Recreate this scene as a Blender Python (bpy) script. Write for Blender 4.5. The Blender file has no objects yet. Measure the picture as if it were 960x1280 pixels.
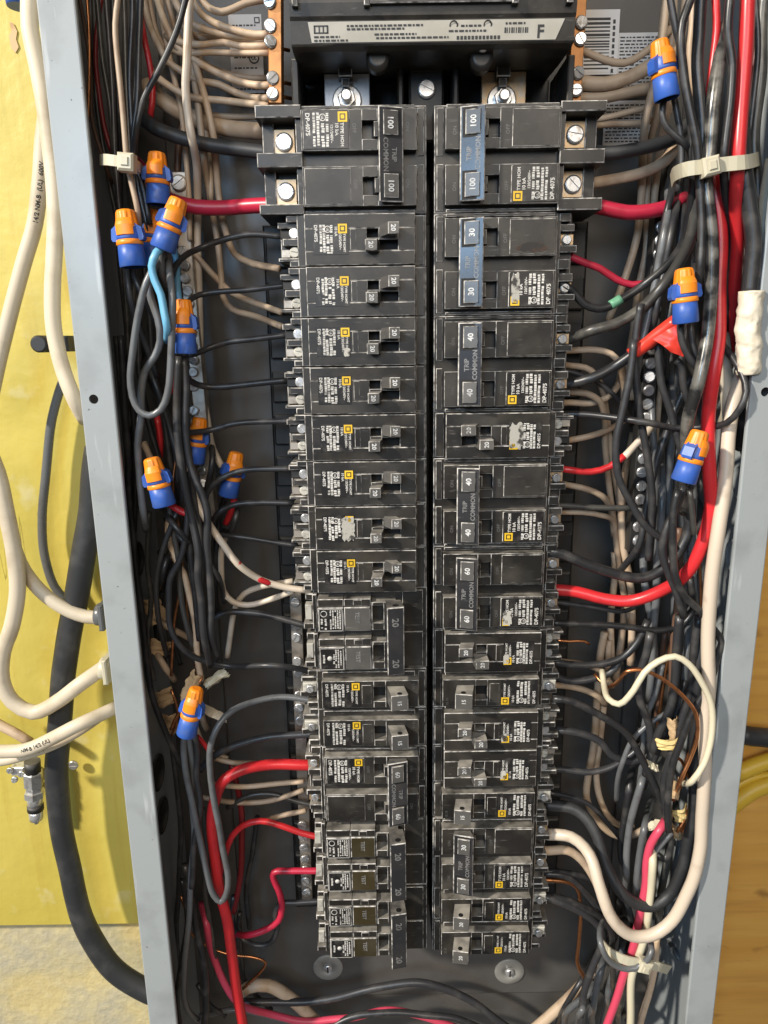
import bpy, math, random
from mathutils import Vector, Matrix, noise
random.seed(7)
SC = bpy.context.scene
COL = SC.collection
MM = 0.001
R = math.radians

# ------------------------------------------------------------------ camera
CX, CZ, CD, PITCH, ROLL, FPX = -25.99, -115.84, 365.63, 0.2313, 0.0144, 890.0
cam_d = bpy.data.cameras.new('camera')
cam_d.sensor_fit = 'VERTICAL'; cam_d.sensor_height = 36.0
cam_d.lens = FPX / 1280 * 36.0
cam_d.clip_start = 0.01; cam_d.clip_end = 50
cam = bpy.data.objects.new('camera', cam_d); COL.objects.link(cam)
_cr, _sr, _cp, _sp = math.cos(ROLL), math.sin(ROLL), math.cos(PITCH), math.sin(PITCH)
_F = Vector((0, _cp, -_sp)); _U = Vector((0, _sp, _cp)); _X = Vector((1, 0, 0))
_right = _X * _cr - _U * _sr; _up = _X * _sr + _U * _cr
m = Matrix((_right, _up, -_F)).transposed().to_4x4()
m.translation = Vector((CX, -CD, CZ)) * MM
cam.matrix_world = m
SC.camera = cam

# ------------------------------------------------------------------ light
w = bpy.data.worlds.new('World'); SC.world = w; w.use_nodes = True
w.node_tree.nodes['Background'].inputs[0].default_value = (1.0, 0.95, 0.88, 1)
w.node_tree.nodes['Background'].inputs[1].default_value = 0.15

def area(name, loc, target, sx, sy, power, colour):
    d = bpy.data.lights.new(name, 'AREA'); d.shape = 'RECTANGLE'; d.size = sx; d.size_y = sy
    d.energy = power; d.color = colour
    o = bpy.data.objects.new(name, d); COL.objects.link(o)
    o.location = loc
    o.rotation_euler = (Vector(target) - Vector(loc)).to_track_quat('-Z', 'Y').to_euler()
    return o
area('key_lamp', (-2.45, -1.75, 1.55), (0, 0.03, -0.28), 0.17, 0.17, 190, (1.0, 0.93, 0.82))
area('window_light', (-0.58, -1.42, 0.20), (0.02, 0, -0.07), 0.30, 0.36, 7, (0.42, 0.68, 1.0))
area('fill_light', (0.05, -1.6, 0.55), (0.1, 0, -0.3), 0.8, 0.8, 14, (1.0, 0.90, 0.78))  # soft fill added near the camera axis to lift the gutters and plywood
vs = SC.view_settings
vs.view_transform = 'Standard'; vs.look = 'None'; vs.gamma = 1; vs.use_curve_mapping = False
vs.exposure = 0.0
SC.cycles.max_bounces = 6; SC.cycles.diffuse_bounces = 3; SC.cycles.glossy_bounces = 3
SC.cycles.use_denoising = True

# ------------------------------------------------------------------ helpers
def at(px, py, Y=0.0):
    """Point (mm) seen at photo pixel px, py lying on the depth plane Y."""
    u = (px - 480) / FPX; v = (py - 640) / FPX
    x = u * _cr - v * _sr; up = -u * _sr - v * _cr
    dy = _cp + up * _sp; dz = -_sp + up * _cp
    t = (Y + CD) / dy
    return Vector((CX + x * t, Y, CZ + dz * t))
def pxmm(px, py, Y):
    return (at(px + 1, py, Y) - at(px, py, Y)).length

class MB:
    """Collects faces (mm) with material slots; build() links them as one mesh object."""
    def __init__(s): s.v = []; s.f = []; s.m = []; s.sm = []
    def add(s, vs_, fs, mi=0, smooth=False):
        n = len(s.v); s.v += [tuple(p) for p in vs_]
        for f in fs:
            s.f.append(tuple(i + n for i in f)); s.m.append(mi); s.sm.append(smooth)
    def box(s, x0, x1, y0, y1, z0, z1, b=0.35, mi=0, mb=1):
        """Box whose front (low y) edges are chamfered by b; chamfer takes slot mb."""
        if x0 > x1: x0, x1 = x1, x0
        if y0 > y1: y0, y1 = y1, y0
        if z0 > z1: z0, z1 = z1, z0
        b = min(b, (x1 - x0) * .4, (z1 - z0) * .4, (y1 - y0) * .6)
        r = lambda y, i: [(x0 + i, y, z0 + i), (x1 - i, y, z0 + i), (x1 - i, y, z1 - i), (x0 + i, y, z1 - i)]
        if b <= 0:
            s.add(r(y1, 0) + r(y0, 0), [(3, 2, 1, 0)] + [(4 + k, 0 + k, (k + 1) % 4, 4 + (k + 1) % 4)[::-1] for k in range(4)] + [(4, 5, 6, 7)], mi); return
        s.add(r(y1, 0) + r(y0 + b, 0) + r(y0, b), [(3, 2, 1, 0)] + [(k, (k + 1) % 4, 4 + (k + 1) % 4, 4 + k)[::-1] if False else (k, 4 + k, 4 + (k + 1) % 4, (k + 1) % 4)[::-1] for k in range(4)] + [(8, 9, 10, 11)], mi)
        n = len(s.v) - 12
        for k in range(4):
            s.f.append((n + 4 + k, n + 4 + (k + 1) % 4, n + 8 + (k + 1) % 4, n + 8 + k)); s.m.append(mb); s.sm.append(False)
    def frust(s, base, top, yb, yt, b=0.35, mi=0, mb=1, yt2=None):
        """Leaning block: base and top are (x0,x1,z0,z1); yt2 gives another depth at x1."""
        y2 = yt if yt2 is None else yt2
        def ring(q, ya, yb_, i): 
            x0, x1, z0, z1 = q
            return [(x0 + i, ya, z0 + i), (x1 - i, yb_, z0 + i), (x1 - i, yb_, z1 - i), (x0 + i, ya, z1 - i)]
        s.add(ring(base, yb, yb, 0) + ring(top, yt + b, y2 + b, 0) + ring(top, yt, y2, b),
              [(3, 2, 1, 0)] + [(k, (k + 1) % 4, 4 + (k + 1) % 4, 4 + k) for k in range(4)] + [(8, 9, 10, 11)], mi)
        n = len(s.v) - 12
        for k in range(4):
            s.f.append((n + 4 + k, n + 4 + (k + 1) % 4, n + 8 + (k + 1) % 4, n + 8 + k)); s.m.append(mb); s.sm.append(False)
    def prism(s, poly, y0, y1, mi=0):
        """poly = list of (x,z) counter-clockwise seen from the front (-y)."""
        n = len(poly)
        s.add([(x, y0, z) for x, z in poly] + [(x, y1, z) for x, z in poly],
              [tuple(range(n)), tuple(range(2 * n - 1, n - 1, -1))] + [(i, n + i, n + (i + 1) % n, (i + 1) % n) for i in range(n)], mi)
    def lathe(s, prof, c=(0, 0, 0), axis=(0, -1, 0), n=20, mi=0, smooth=True, mod=None, cap=True):
        """prof = [(radius, height)] along axis."""
        a = Vector(axis).normalized()
        e1 = a.orthogonal().normalized(); e2 = a.cross(e1)
        c = Vector(c); vs_ = []
        for j, (r, h) in enumerate(prof):
            for k in range(n):
                t = 2 * math.pi * k / n
                rr = r * (mod(t, j) if mod else 1)
                vs_.append(c + a * h + (e1 * math.cos(t) + e2 * math.sin(t)) * rr)
        fs = [(j * n + k, j * n + (k + 1) % n, (j + 1) * n + (k + 1) % n, (j + 1) * n + k) for j in range(len(prof) - 1) for k in range(n)]
        s.add(vs_, fs, mi, smooth)
        if cap:
            m_ = len(s.v) - len(vs_); j = (len(prof) - 1) * n
            s.f.append(tuple(m_ + j + k for k in range(n))); s.m.append(mi); s.sm.append(False)
            s.f.append(tuple(m_ + k for k in range(n - 1, -1, -1))); s.m.append(mi); s.sm.append(False)
    def tube(s, pts, rad, n=8, mi=0, radf=None):
        pts = [Vector(p) for p in pts]
        N = len(pts); vs_ = []
        t0 = (pts[1] - pts[0]).normalized(); nn = t0.orthogonal().normalized()
        for i, p in enumerate(pts):
            t = (pts[min(i + 1, N - 1)] - pts[max(i - 1, 0)]).normalized()
            nn = (nn - t * nn.dot(t)).normalized(); bb = t.cross(nn)
            for k in range(n):
                a = 2 * math.pi * k / n
                d = nn * math.cos(a) + bb * math.sin(a)
                r = rad * (radf(i / (N - 1), a, p) if radf else 1)
                vs_.append(p + d * r)
        fs = [(i * n + k, i * n + (k + 1) % n, (i + 1) * n + (k + 1) % n, (i + 1) * n + k) for i in range(N - 1) for k in range(n)]
        fs += [tuple(range(n - 1, -1, -1)), tuple((N - 1) * n + k for k in range(n))]
        s.add(vs_, fs, mi, True)
    def strap(s, pts, wdir, wid, th, mi=0):
        pts = [Vector(p) for p in pts]; N = len(pts); vs_ = []
        for i, p in enumerate(pts):
            t = (pts[min(i + 1, N - 1)] - pts[max(i - 1, 0)]).normalized()
            wv = (Vector(wdir) - t * Vector(wdir).dot(t)).normalized(); nv = t.cross(wv)
            for a, b in ((-1, -1), (1, -1), (1, 1), (-1, 1)):
                vs_.append(p + wv * wid / 2 * a + nv * th / 2 * b)
        fs = [(i * 4 + k, i * 4 + (k + 1) % 4, (i + 1) * 4 + (k + 1) % 4, (i + 1) * 4 + k) for i in range(N - 1) for k in range(4)]
        fs += [(3, 2, 1, 0), tuple((N - 1) * 4 + k for k in range(4))]
        s.add(vs_, fs, mi)
    def text(s, string, size, x, z, y, rot=-90, mi=0, align='L', sx=1.0):
        """Flat lettering (mm) on the plane y; rot=-90 reads downwards."""
        V, Fc, wid = glyphs(string)
        c, sn = math.cos(R(rot)), math.sin(R(rot))
        ox = -wid / 2 if align == 'C' else 0
        pts = [(((a + ox) * c * sx - b * sn) * size + x, y, ((a + ox) * sn * sx + b * c) * size + z) for a, b in V]
        s.add(pts, Fc, mi)
    def quad(s, x0, x1, z0, z1, y, mi=0):
        if x0 > x1: x0, x1 = x1, x0
        if z0 > z1: z0, z1 = z1, z0
        s.add([(x0, y, z0), (x1, y, z0), (x1, y, z1), (x0, y, z1)], [(0, 1, 2, 3)], mi)
    def build(s, name, mats, parent=None, loc=None, label=None, origin=None):
        me = bpy.data.meshes.new(name)
        o_ = Vector(origin) if origin is not None else Vector((0, 0, 0))
        me.from_pydata([tuple((Vector(p) - o_) * MM) for p in s.v], [], s.f)
        for mt in (mats if isinstance(mats, (list, tuple)) else [mats]): me.materials.append(mt)
        nm = len(me.materials)
        me.polygons.foreach_set('material_index', [min(i, nm - 1) for i in s.m])
        me.polygons.foreach_set('use_smooth', s.sm)
        me.update()
        ob = bpy.data.objects.new(name, me); COL.objects.link(ob)
        if parent: ob.parent = parent
        if origin is not None: ob.location = o_ * MM
        elif loc is not None: ob.location = Vector(loc) * MM
        if label: ob['label'] = label
        return ob

_gl = {}
def glyphs(t):
    if t in _gl: return _gl[t]
    cu = bpy.data.curves.new('lettering', 'FONT'); cu.body = t; cu.resolution_u = 2; cu.offset = .026
    ob = bpy.data.objects.new('lettering', cu); COL.objects.link(ob)
    me = bpy.data.meshes.new_from_object(ob)
    V = [(v.co.x, v.co.y) for v in me.vertices]; Fc = [tuple(p.vertices) for p in me.polygons]
    wid = max([a for a, b in V] or [0])
    bpy.data.objects.remove(ob); bpy.data.curves.remove(cu); bpy.data.meshes.remove(me)
    _gl[t] = (V, Fc, wid); return _gl[t]

def tag(o, label, cat, group=None):
    o['label'] = label; o['category'] = cat
    if group: o['group'] = group
    return o
def struct(o): o['kind'] = 'structure'; return o
def thing(name, label, cat, loc=(0, 0, 0), group=None):
    o = bpy.data.objects.new(name, None); COL.objects.link(o)
    o.location = Vector(loc) * MM; o.empty_display_size = .01
    return tag(o, label, cat, group)
def copy_tree(root):
    c = root.copy(); COL.objects.link(c)
    for ch in [o for o in ALLCH.get(root.name, [])]:
        k = ch.copy(); COL.objects.link(k); k.parent = c
        ALLCH.setdefault(c.name, []).append(k)
        for g in ALLCH.get(ch.name, []):
            q = g.copy(); COL.objects.link(q); q.parent = k
            ALLCH.setdefault(k.name, []).append(q)
    return c
ALLCH = {}
def part(mb, name, mats, parent, label=None, loc=None):
    o = mb.build(name, mats, parent, label=label, loc=loc)
    ALLCH.setdefault(parent.name, []).append(o)
    return o
def spline(pts, step=5.0):
    """Catmull-Rom through control points (mm)."""
    P = [pts[0] * 2 - pts[1]] + list(pts) + [pts[-1] * 2 - pts[-2]]
    out = []
    for i in range(1, len(P) - 2):
        p0, p1, p2, p3 = P[i - 1], P[i], P[i + 1], P[i + 2]
        d0 = max((p1 - p0).length, .01) ** .5; d1 = max((p2 - p1).length, .01) ** .5; d2 = max((p3 - p2).length, .01) ** .5
        m1 = (p2 - p1) + d1 * ((p1 - p0) / d0 - (p2 - p0) / (d0 + d1))
        m2 = (p2 - p1) + d1 * ((p3 - p2) / d2 - (p3 - p1) / (d1 + d2))
        n = max(2, int((p2 - p1).length / step))
        for k in range(n):
            t = k / n
            out.append(p1 * (2 * t**3 - 3 * t**2 + 1) + m1 * (t**3 - 2 * t**2 + t) + p2 * (-2 * t**3 + 3 * t**2) + m2 * (t**3 - t**2))
    out.append(pts[-1])
    return out

# ------------------------------------------------------------------ materials
def new_mat(name):
    mt = bpy.data.materials.new(name); mt.use_nodes = True
    nt = mt.node_tree; return mt, nt, nt.nodes['Principled BSDF']
def N(nt, typ, **kw):
    n = nt.nodes.new(typ)
    for k, v in kw.items():
        if k in n.inputs: n.inputs[k].default_value = v
        else: setattr(n, k, v)
    return n
def c4(c): return (c[0], c[1], c[2], 1)
def mixc(nt, fac, a, b):
    n = nt.nodes.new('ShaderNodeMix'); n.data_type = 'RGBA'
    for sock, val in ((n.inputs[0], fac), (n.inputs[6], a), (n.inputs[7], b)):
        if hasattr(val, 'links'): nt.links.new(val, sock)
        else: sock.default_value = c4(val) if isinstance(val, (tuple, list)) else val
    return n.outputs[2]
def ramp(nt, sock, a, b):
    n = nt.nodes.new('ShaderNodeMapRange'); n.inputs[1].default_value = a; n.inputs[2].default_value = b
    nt.links.new(sock, n.inputs[0]); return n.outputs[0]
def mul(nt, a, b):
    n = nt.nodes.new('ShaderNodeMath'); n.operation = 'MULTIPLY'
    for s_, v in ((n.inputs[0], a), (n.inputs[1], b)):
        if hasattr(v, 'links'): nt.links.new(v, s_)
        else: s_.default_value = v
    return n.outputs[0]
def tex(nt, scale, detail=4, coord='Object', vec=(1, 1, 1)):
    tc = nt.nodes.new('ShaderNodeTexCoord'); mp = nt.nodes.new('ShaderNodeMapping')
    mp.inputs['Scale'].default_value = vec
    oi = nt.nodes.new('ShaderNodeObjectInfo'); vm = nt.nodes.new('ShaderNodeVectorMath'); vm.operation = 'MULTIPLY_ADD'
    nt.links.new(oi.outputs['Random'], vm.inputs[0]); vm.inputs[1].default_value = (3.1, 1.7, 2.3); nt.links.new(tc.outputs[coord], vm.inputs[2])
    nt.links.new(vm.outputs[0], mp.inputs[0])
    n = nt.nodes.new('ShaderNodeTexNoise'); n.inputs['Scale'].default_value = scale; n.inputs['Detail'].default_value = detail
    nt.links.new(mp.outputs[0], n.inputs['Vector']); return n.outputs[0]
def bump(nt, bs, h, strength, dist=0.0003):
    n = nt.nodes.new('ShaderNodeBump'); n.inputs['Strength'].default_value = strength; n.inputs['Distance'].default_value = dist
    nt.links.new(h, n.inputs['Height']); nt.links.new(n.outputs[0], bs.inputs['Normal'])

def simple(name, col, rough=.4, metal=0, var=.15, dirt=None, dscale=60, dlo=.5, dhi=.75, bs_=0, spec=.5, dust=0, dustcol=(.40, .37, .32), wear=None, coat=0, scr=False):
    mt, nt, b = new_mat(name)
    b.inputs['Roughness'].default_value = rough; b.inputs['Metallic'].default_value = metal
    b.inputs['Specular IOR Level'].default_value = spec
    if coat: b.inputs['Coat Weight'].default_value = coat; b.inputs['Coat Roughness'].default_value = .15
    oi = nt.nodes.new('ShaderNodeObjectInfo')
    r = ramp(nt, oi.outputs['Random'], 0, 1)
    col_s = mixc(nt, r, tuple(x * (1 - var) for x in col), tuple(min(1, x * (1 + var)) for x in col))
    if dirt:
        n = tex(nt, dscale)
        col_s = mixc(nt, ramp(nt, n, dlo, dhi), col_s, dirt)
    if dust:
        g = nt.nodes.new('ShaderNodeNewGeometry'); sp = nt.nodes.new('ShaderNodeSeparateXYZ')
        nt.links.new(g.outputs['Normal'], sp.inputs[0])
        up = ramp(nt, sp.outputs[2], .1, .9)
        n = tex(nt, 110, 6)
        fac = mul(nt, mul(nt, up, ramp(nt, n, .25, .65)), dust)
        col_s = mixc(nt, fac, col_s, dustcol)
        n2 = tex(nt, 35, 5)
        col_s = mixc(nt, mul(nt, ramp(nt, n2, .5, .8), .10 * dust), col_s, dustcol)
        n9 = tex(nt, 420, 2, vec=(.25, 1, 1.6)); col_s = mixc(nt, mul(nt, ramp(nt, n9, .66, .80), .20 * dust), col_s, (.5, .48, .45))
        n8 = tex(nt, 60, 6); col_s = mixc(nt, mul(nt, ramp(nt, n8, .45, .75), .12 * dust), col_s, (.36, .30, .22))
        rr = ramp(nt, n2, .3, .8); mr = nt.nodes.new('ShaderNodeMapRange')
        mr.inputs[3].default_value = rough * .8; mr.inputs[4].default_value = min(1, rough * 1.5)
        nt.links.new(rr, mr.inputs[0]); nt.links.new(mr.outputs[0], b.inputs['Roughness'])
    if scr:
        a = tex(nt, 130, 3, vec=(1, 1, .12)); b2 = tex(nt, 420, 4)
        col_s = mixc(nt, mul(nt, ramp(nt, a, .68, .74), .5), col_s, (.52, .54, .54))
        col_s = mixc(nt, mul(nt, ramp(nt, b2, .70, .76), .8), col_s, (.06, .055, .05))
    if wear:
        n = tex(nt, 260, 3)
        col_s = mixc(nt, ramp(nt, n, .36, .62), col_s, wear)
    nt.links.new(col_s, b.inputs['Base Color'])
    if bs_: bump(nt, b, tex(nt, 900, 3), bs_)
    return mt

M = {}
M['plastic'] = simple('breaker plastic', (.0145, .0130, .0115), .38, var=.3, dust=.75, bs_=.10)
M['washer'] = simple('dull washer', (.34, .33, .30), .5, .3, dirt=(.2, .19, .175), dscale=80)
M['edge'] = simple('worn plastic edge', (.10, .095, .09), .5, wear=(.62, .59, .55))
M['toggle'] = simple('toggle plastic', (.085, .082, .078), .27, dust=.9, bs_=.05)
M['tie'] = simple('tie bar plastic', (.028, .028, .031), .24, dust=.5)
M['print'] = simple('white print', (.60, .58, .54), .5, var=.15, dirt=(.10, .095, .085), dscale=240, dlo=.58, dhi=.74)
M['number'] = simple('rating number paint', (.58, .58, .57), .45, var=.15, dirt=(.3, .29, .28), dscale=300, dlo=.5, dhi=.7)
M['emboss'] = simple('embossed print', (.20, .195, .19), .4, var=.1, dirt=(.07, .07, .07), dscale=260)
M['sticker_black'] = simple('black sticker', (.013, .012, .012), .35, dirt=(.06, .055, .05), dscale=200)
M['yellow'] = simple('yellow print', (.75, .47, .02), .5, var=.15)
M['scuff'] = simple('scraped sticker', (.46, .44, .39), .75, dirt=(.05, .045, .04), dscale=210, dlo=.50, dhi=.60, bs_=.3)
M['hole'] = simple('dark hollow', (.006, .006, .006), .7)
M['paint'] = simple('grey enamel', (.33, .355, .36), .38, var=0, dirt=(.25, .265, .265), dscale=38, dlo=.52, dhi=.8, bs_=.12, coat=.15, scr=True)
M['pan'] = simple('dark pan', (.068, .063, .058), .38, var=.05, dirt=(.12, .112, .103), dscale=18, dlo=.4, dhi=.8, bs_=.05)
M['base'] = simple('black moulded base', (.012, .012, .012), .45, dust=.3)
M['steel'] = simple('zinc plated steel', (.62, .62, .62), .3, .7, dirt=(.25, .22, .18), dscale=300, dlo=.5, dhi=.8)
M['alu'] = simple('aluminium', (.55, .55, .56), .45, .5, dirt=(.3, .29, .28), dscale=90)
M['brass'] = simple('copper bar', (.42, .20, .08), .48, .85, dirt=(.30, .15, .07), dscale=120)
M['tinned'] = simple('tinned bar', (.46, .41, .35), .42, .7, dirt=(.22, .18, .14), dscale=120)
M['plate'] = simple('brass plate', (.60, .43, .26), .45, .8, dirt=(.5, .45, .38), dscale=200)
M['cream_metal'] = simple('dusty terminal', (.50, .48, .42), .6, .2, dirt=(.2, .19, .17), dscale=250)
M['copper'] = simple('bare copper', (.70, .30, .13), .35, 1, dirt=(.35, .15, .07), dscale=200)
M['black'] = simple('black insulation', (.027, .027, .029), .36, var=.4, dirt=(.085, .08, .075), dscale=90, dlo=.5, dhi=.8, bs_=.06)
M['grey'] = simple('grey insulation', (.13, .135, .14), .3, var=.2, dirt=(.07, .07, .07), dscale=90)
M['black_old'] = simple('dusty black insulation', (.05, .048, .044), .35, var=.3, dirt=(.14, .13, .11), dscale=70)
M['tan'] = simple('aged white insulation', (.50, .375, .26), .48, var=.2, dirt=(.30, .20, .13), dscale=70, bs_=.06)
M['white'] = simple('white insulation', (.62, .52, .41), .4, var=.08, dirt=(.44, .35, .26), dscale=60, dlo=.6)
M['cream'] = simple('cream insulation', (.64, .58, .42), .38, var=.08)
M['jacket'] = simple('white cable jacket', (.58, .50, .38), .5, var=.1, dirt=(.38, .30, .20), dscale=45, dlo=.48, dhi=.82, bs_=.15)
M['red'] = simple('red insulation', (.60, .025, .03), .33, var=.12, dirt=(.35, .02, .025), dscale=60)
M['crimson'] = simple('crimson insulation', (.45, .02, .05), .35, var=.12, dirt=(.3, .015, .03), dscale=60)
M['pink'] = simple('pink red insulation', (.58, .06, .11), .36, var=.1)
M['darkred'] = simple('dark red insulation', (.20, .014, .016), .4)
M['blue'] = simple('light blue insulation', (.16, .42, .62), .35)
M['brown'] = simple('brown insulation', (.13, .07, .045), .45, var=.3)
M['nut_orange'] = simple('orange connector plastic', (.96, .27, .012), .40, var=.06, dirt=(.72, .24, .05), dscale=160, bs_=.10)
M['nut_blue'] = simple('blue connector plastic', (.035, .11, .44), .42, var=.12, dirt=(.07, .13, .36), dscale=160, bs_=.10)
M['nylon'] = simple('natural nylon', (.52, .48, .36), .4, var=.1)
M['redtape'] = simple('red tape', (.72, .05, .03), .3)
M['greentape'] = simple('green tape', (.13, .33, .20), .4)
M['whitetape'] = simple('white tape', (.70, .63, .50), .5, dirt=(.5, .42, .3), dscale=90, bs_=.1)
M['paper'] = simple('torn paper', (.58, .40, .22), .8, var=.2, dirt=(.38, .22, .1), dscale=120)
M['paper_yellow'] = simple('yellow torn sheath', (.68, .52, .22), .7, var=.15, dirt=(.5, .34, .12), dscale=120)
M['sticker'] = simple('grey white sticker', (.66, .63, .60), .55, var=.08)
M['ink'] = simple('black ink', (.03, .03, .03), .6)
M['strand'] = simple('stranded cable', (.20, .19, .17), .25, .35, dirt=(.03, .03, .03), dscale=110, dlo=.42, dhi=.6)
M['yellowcable'] = simple('yellow cable jacket', (.70, .45, .04), .45)
M['rubber'] = simple('black rubber cable', (.025, .026, .028), .5, dirt=(.06, .06, .06), dscale=60, bs_=.15)

def yellow_wall():
    mt, nt, b = new_mat('yellow painted plywood')
    n1 = tex(nt, 9, 6); n2 = tex(nt, 90, 6, vec=(1, 1, .10)); n3 = tex(nt, 45, 5); n4 = tex(nt, 28, 3, vec=(1.6, 1, .05)); n5 = tex(nt, 7, 4)
    c = mixc(nt, ramp(nt, n1, .35, .7), (.51, .41, .075), (.60, .49, .115))
    c = mixc(nt, mul(nt, ramp(nt, n2, .58, .72), .4), c, (.43, .31, .05))
    cr = nt.nodes.new('ShaderNodeMath'); cr.operation = 'PINGPONG'; cr.inputs[1].default_value = .05; nt.links.new(n4, cr.inputs[0])
    crack = mul(nt, ramp(nt, cr.outputs[0], .0035, .0), ramp(nt, n5, .58, .64))
    c = mixc(nt, mul(nt, crack, .8), c, (.20, .13, .03))
    c = mixc(nt, mul(nt, ramp(nt, n3, .60, .74), .6), c, (.62, .55, .30))
    nt.links.new(c, b.inputs['Base Color']); b.inputs['Roughness'].default_value = .45
    ad = nt.nodes.new('ShaderNodeMath'); ad.operation = 'ADD'
    nt.links.new(mul(nt, n2, .35), ad.inputs[0]); nt.links.new(n3, ad.inputs[1])
    sb = nt.nodes.new('ShaderNodeMath'); sb.operation = 'SUBTRACT'; nt.links.new(ad.outputs[0], sb.inputs[0]); nt.links.new(crack, sb.inputs[1])
    bump(nt, b, sb.outputs[0], .5, .0022); return mt
def stucco():
    mt, nt, b = new_mat('yellow painted concrete')
    n1 = tex(nt, 22, 8); n2 = tex(nt, 160, 6)
    c = mixc(nt, ramp(nt, n1, .42, .62), (.56, .46, .22), (.44, .40, .28))
    c = mixc(nt, mul(nt, ramp(nt, n2, .5, .7), .5), c, (.62, .53, .30))
    nt.links.new(c, b.inputs['Base Color']); b.inputs['Roughness'].default_value = .7
    ad = nt.nodes.new('ShaderNodeMath'); ad.operation = 'ADD'
    nt.links.new(n1, ad.inputs[0]); nt.links.new(n2, ad.inputs[1])
    bump(nt, b, ad.outputs[0], .4, .003); return mt
def ply():
    mt, nt, b = new_mat('varnished plywood')
    n1 = tex(nt, 14, 8, vec=(.5, 1, 5)); n2 = tex(nt, 45, 8, vec=(.35, 1, 4)); n3 = tex(nt, 30, 3, vec=(.6, 1, 1.2))
    c = mixc(nt, ramp(nt, n1, .3, .7), (.64, .31, .055), (.74, .41, .09))
    c = mixc(nt, mul(nt, ramp(nt, n2, .5, .7), .5), c, (.52, .25, .055))
    c = mixc(nt, mul(nt, ramp(nt, n3, .66, .74), .6), c, (.2, .08, .02))
    nt.links.new(c, b.inputs['Base Color']); b.inputs['Roughness'].default_value = .45
    bump(nt, b, n2, .15, .0005); return mt
M['ywall'] = yellow_wall(); M['stucco'] = stucco(); M['ply'] = ply()

# ------------------------------------------------------------------ setting: the walls behind
wy = 98.0
ledge = at(0, 1158, wy).z
mb = MB(); mb.box(-620, -30, wy, wy + 18, ledge, 420, b=1.0, mb=0)
struct(mb.build('yellow_wall', M['ywall'], origin=(-300, wy, ledge)))
mb = MB()
nx, nz = 60, 46; x0, x1, z1, z0 = -700, 0, ledge + 30, -1150
vv = []
for j in range(nz + 1):
    for i in range(nx + 1):
        x = x0 + (x1 - x0) * i / nx; z = z0 + (z1 - z0) * j / nz
        d = noise.fractal(Vector((x * .02, z * .02, 3)), 1, 2, 4) * 1.6 + noise.noise(Vector((x * .11, z * .11, 0))) * .35
        vv.append((x, wy + 15 + d, z))
mb.add(vv, [(j * (nx + 1) + i, j * (nx + 1) + i + 1, (j + 1) * (nx + 1) + i + 1, (j + 1) * (nx + 1) + i) for j in range(nz) for i in range(nx)], 0, True)
struct(mb.build('concrete_wall', M['stucco'], origin=(-300, wy, -1100)))
mb = MB(); mb.box(-28, 560, wy, wy + 18, -1150, 420, b=1, mb=0)
struct(mb.build('plywood_wall', M['ply'], origin=(250, wy, -1100)))

# knot hole dent, chipped paint flakes on the yellow wall
# ------------------------------------------------------------------ enclosure
XL, XR, WL = -161.95, 161.05, 17.6
ZT, ZB = 210.0, -760.0
enc = thing('electrical_panel', 'open grey steel electrical panel box holding all the breakers', 'electrical panel', (0, 96, ZB))
def epart(mb, name, mats, label=None):
    o = mb.build(name, mats, enc, label=label); o.location = -Vector((0, 96, ZB)) * MM
    return o
def flange(side):
    """Front lip: a folded strip with a screw hole, rolled over at both edges."""
    hx, hz = (at(117, 499, 0).x, at(117, 499, 0).z) if side < 0 else (at(957, 490, 0).x, at(957, 490, 0).z)
    xa, xb = (XL - WL, XL) if side < 0 else (XR, XR + WL)
    mb = MB(); r = 2.4; n = 16
    # sheet around the hole
    ring = [(hx + r * math.cos(2 * math.pi * k / n), hz + r * math.sin(2 * math.pi * k / n)) for k in range(n)]
    sq = []
    for k in range(n):
        a = 2 * math.pi * k / n
        c, s = math.cos(a), math.sin(a); q = 1 / max(abs(c), abs(s)) * 4.0
        sq.append((hx + c * q, hz + s * q))
    mb.add([(x, 0, z) for x, z in ring] + [(x, 0, z) for x, z in sq], [(k, n + k, n + (k + 1) % n, (k + 1) % n)[::-1] for k in range(n)])
    mb.add([(x, 0, z) for x, z in ring] + [(x, 1.6, z) for x, z in ring], [(k, (k + 1) % n, n + (k + 1) % n, n + k) for k in range(n)])
    xs = [xa + .8, hx - 4, hx + 4, xb - .8]; zs = [ZB, hz - 4, hz + 4, ZT]
    for i in range(3):
        for j in range(3):
            if i == 1 and j == 1: continue
            mb.quad(xs[i], xs[i + 1], zs[j], zs[j + 1], 0)
    # rounded folds to the sides
    for x, sg in ((xa, -1), (xb, 1)):
        pr = [(x - sg * .8, 0), (x - sg * .25, .25), (x, .8), (x, 2.2 if (sg < 0) == (side > 0) else 97)]
        vs_ = [(p, q, z) for z in (ZB, ZT) for p, q in pr]
        mb.add(vs_, [(k, k + 1, 4 + k + 1, 4 + k) if sg > 0 else (k, 4 + k, 4 + k + 1, k + 1) for k in range(3)], 0)
    epart(mb, 'flange', M['paint'])
flange(-1); flange(1)
for sx in (-1, 1):
    mb = MB()
    x = XL - WL + 1.6 if sx < 0 else XR + WL - 1.6
    mb.box(min(x, x + sx * 1.2), max(x, x + sx * 1.2), 1.0, 97, ZB, ZT, b=0)
    epart(mb, 'side_wall', M['paint'])
mb = MB(); mb.box(XL - WL + 1.6, XR + WL - 1.6, 95, 96.5, ZB, ZT, b=0); epart(mb, 'back_wall', M['pan'])
pzb = at(540, 1240, 92).z
mb = MB(); mb.box(-150, 150, 90, 94, pzb, 150, b=.8, mb=0)
for sx in (-1, 1): mb.box(sx * 139, sx * 150, 86, 89.6, pzb + .1, 149, b=.8, mb=0)
epart(mb, 'mounting_pan', M['pan'])
mb = MB()
mb.box(-93, 93, 66, 89.5, -508, -49, b=1.2, mb=0)
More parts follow.
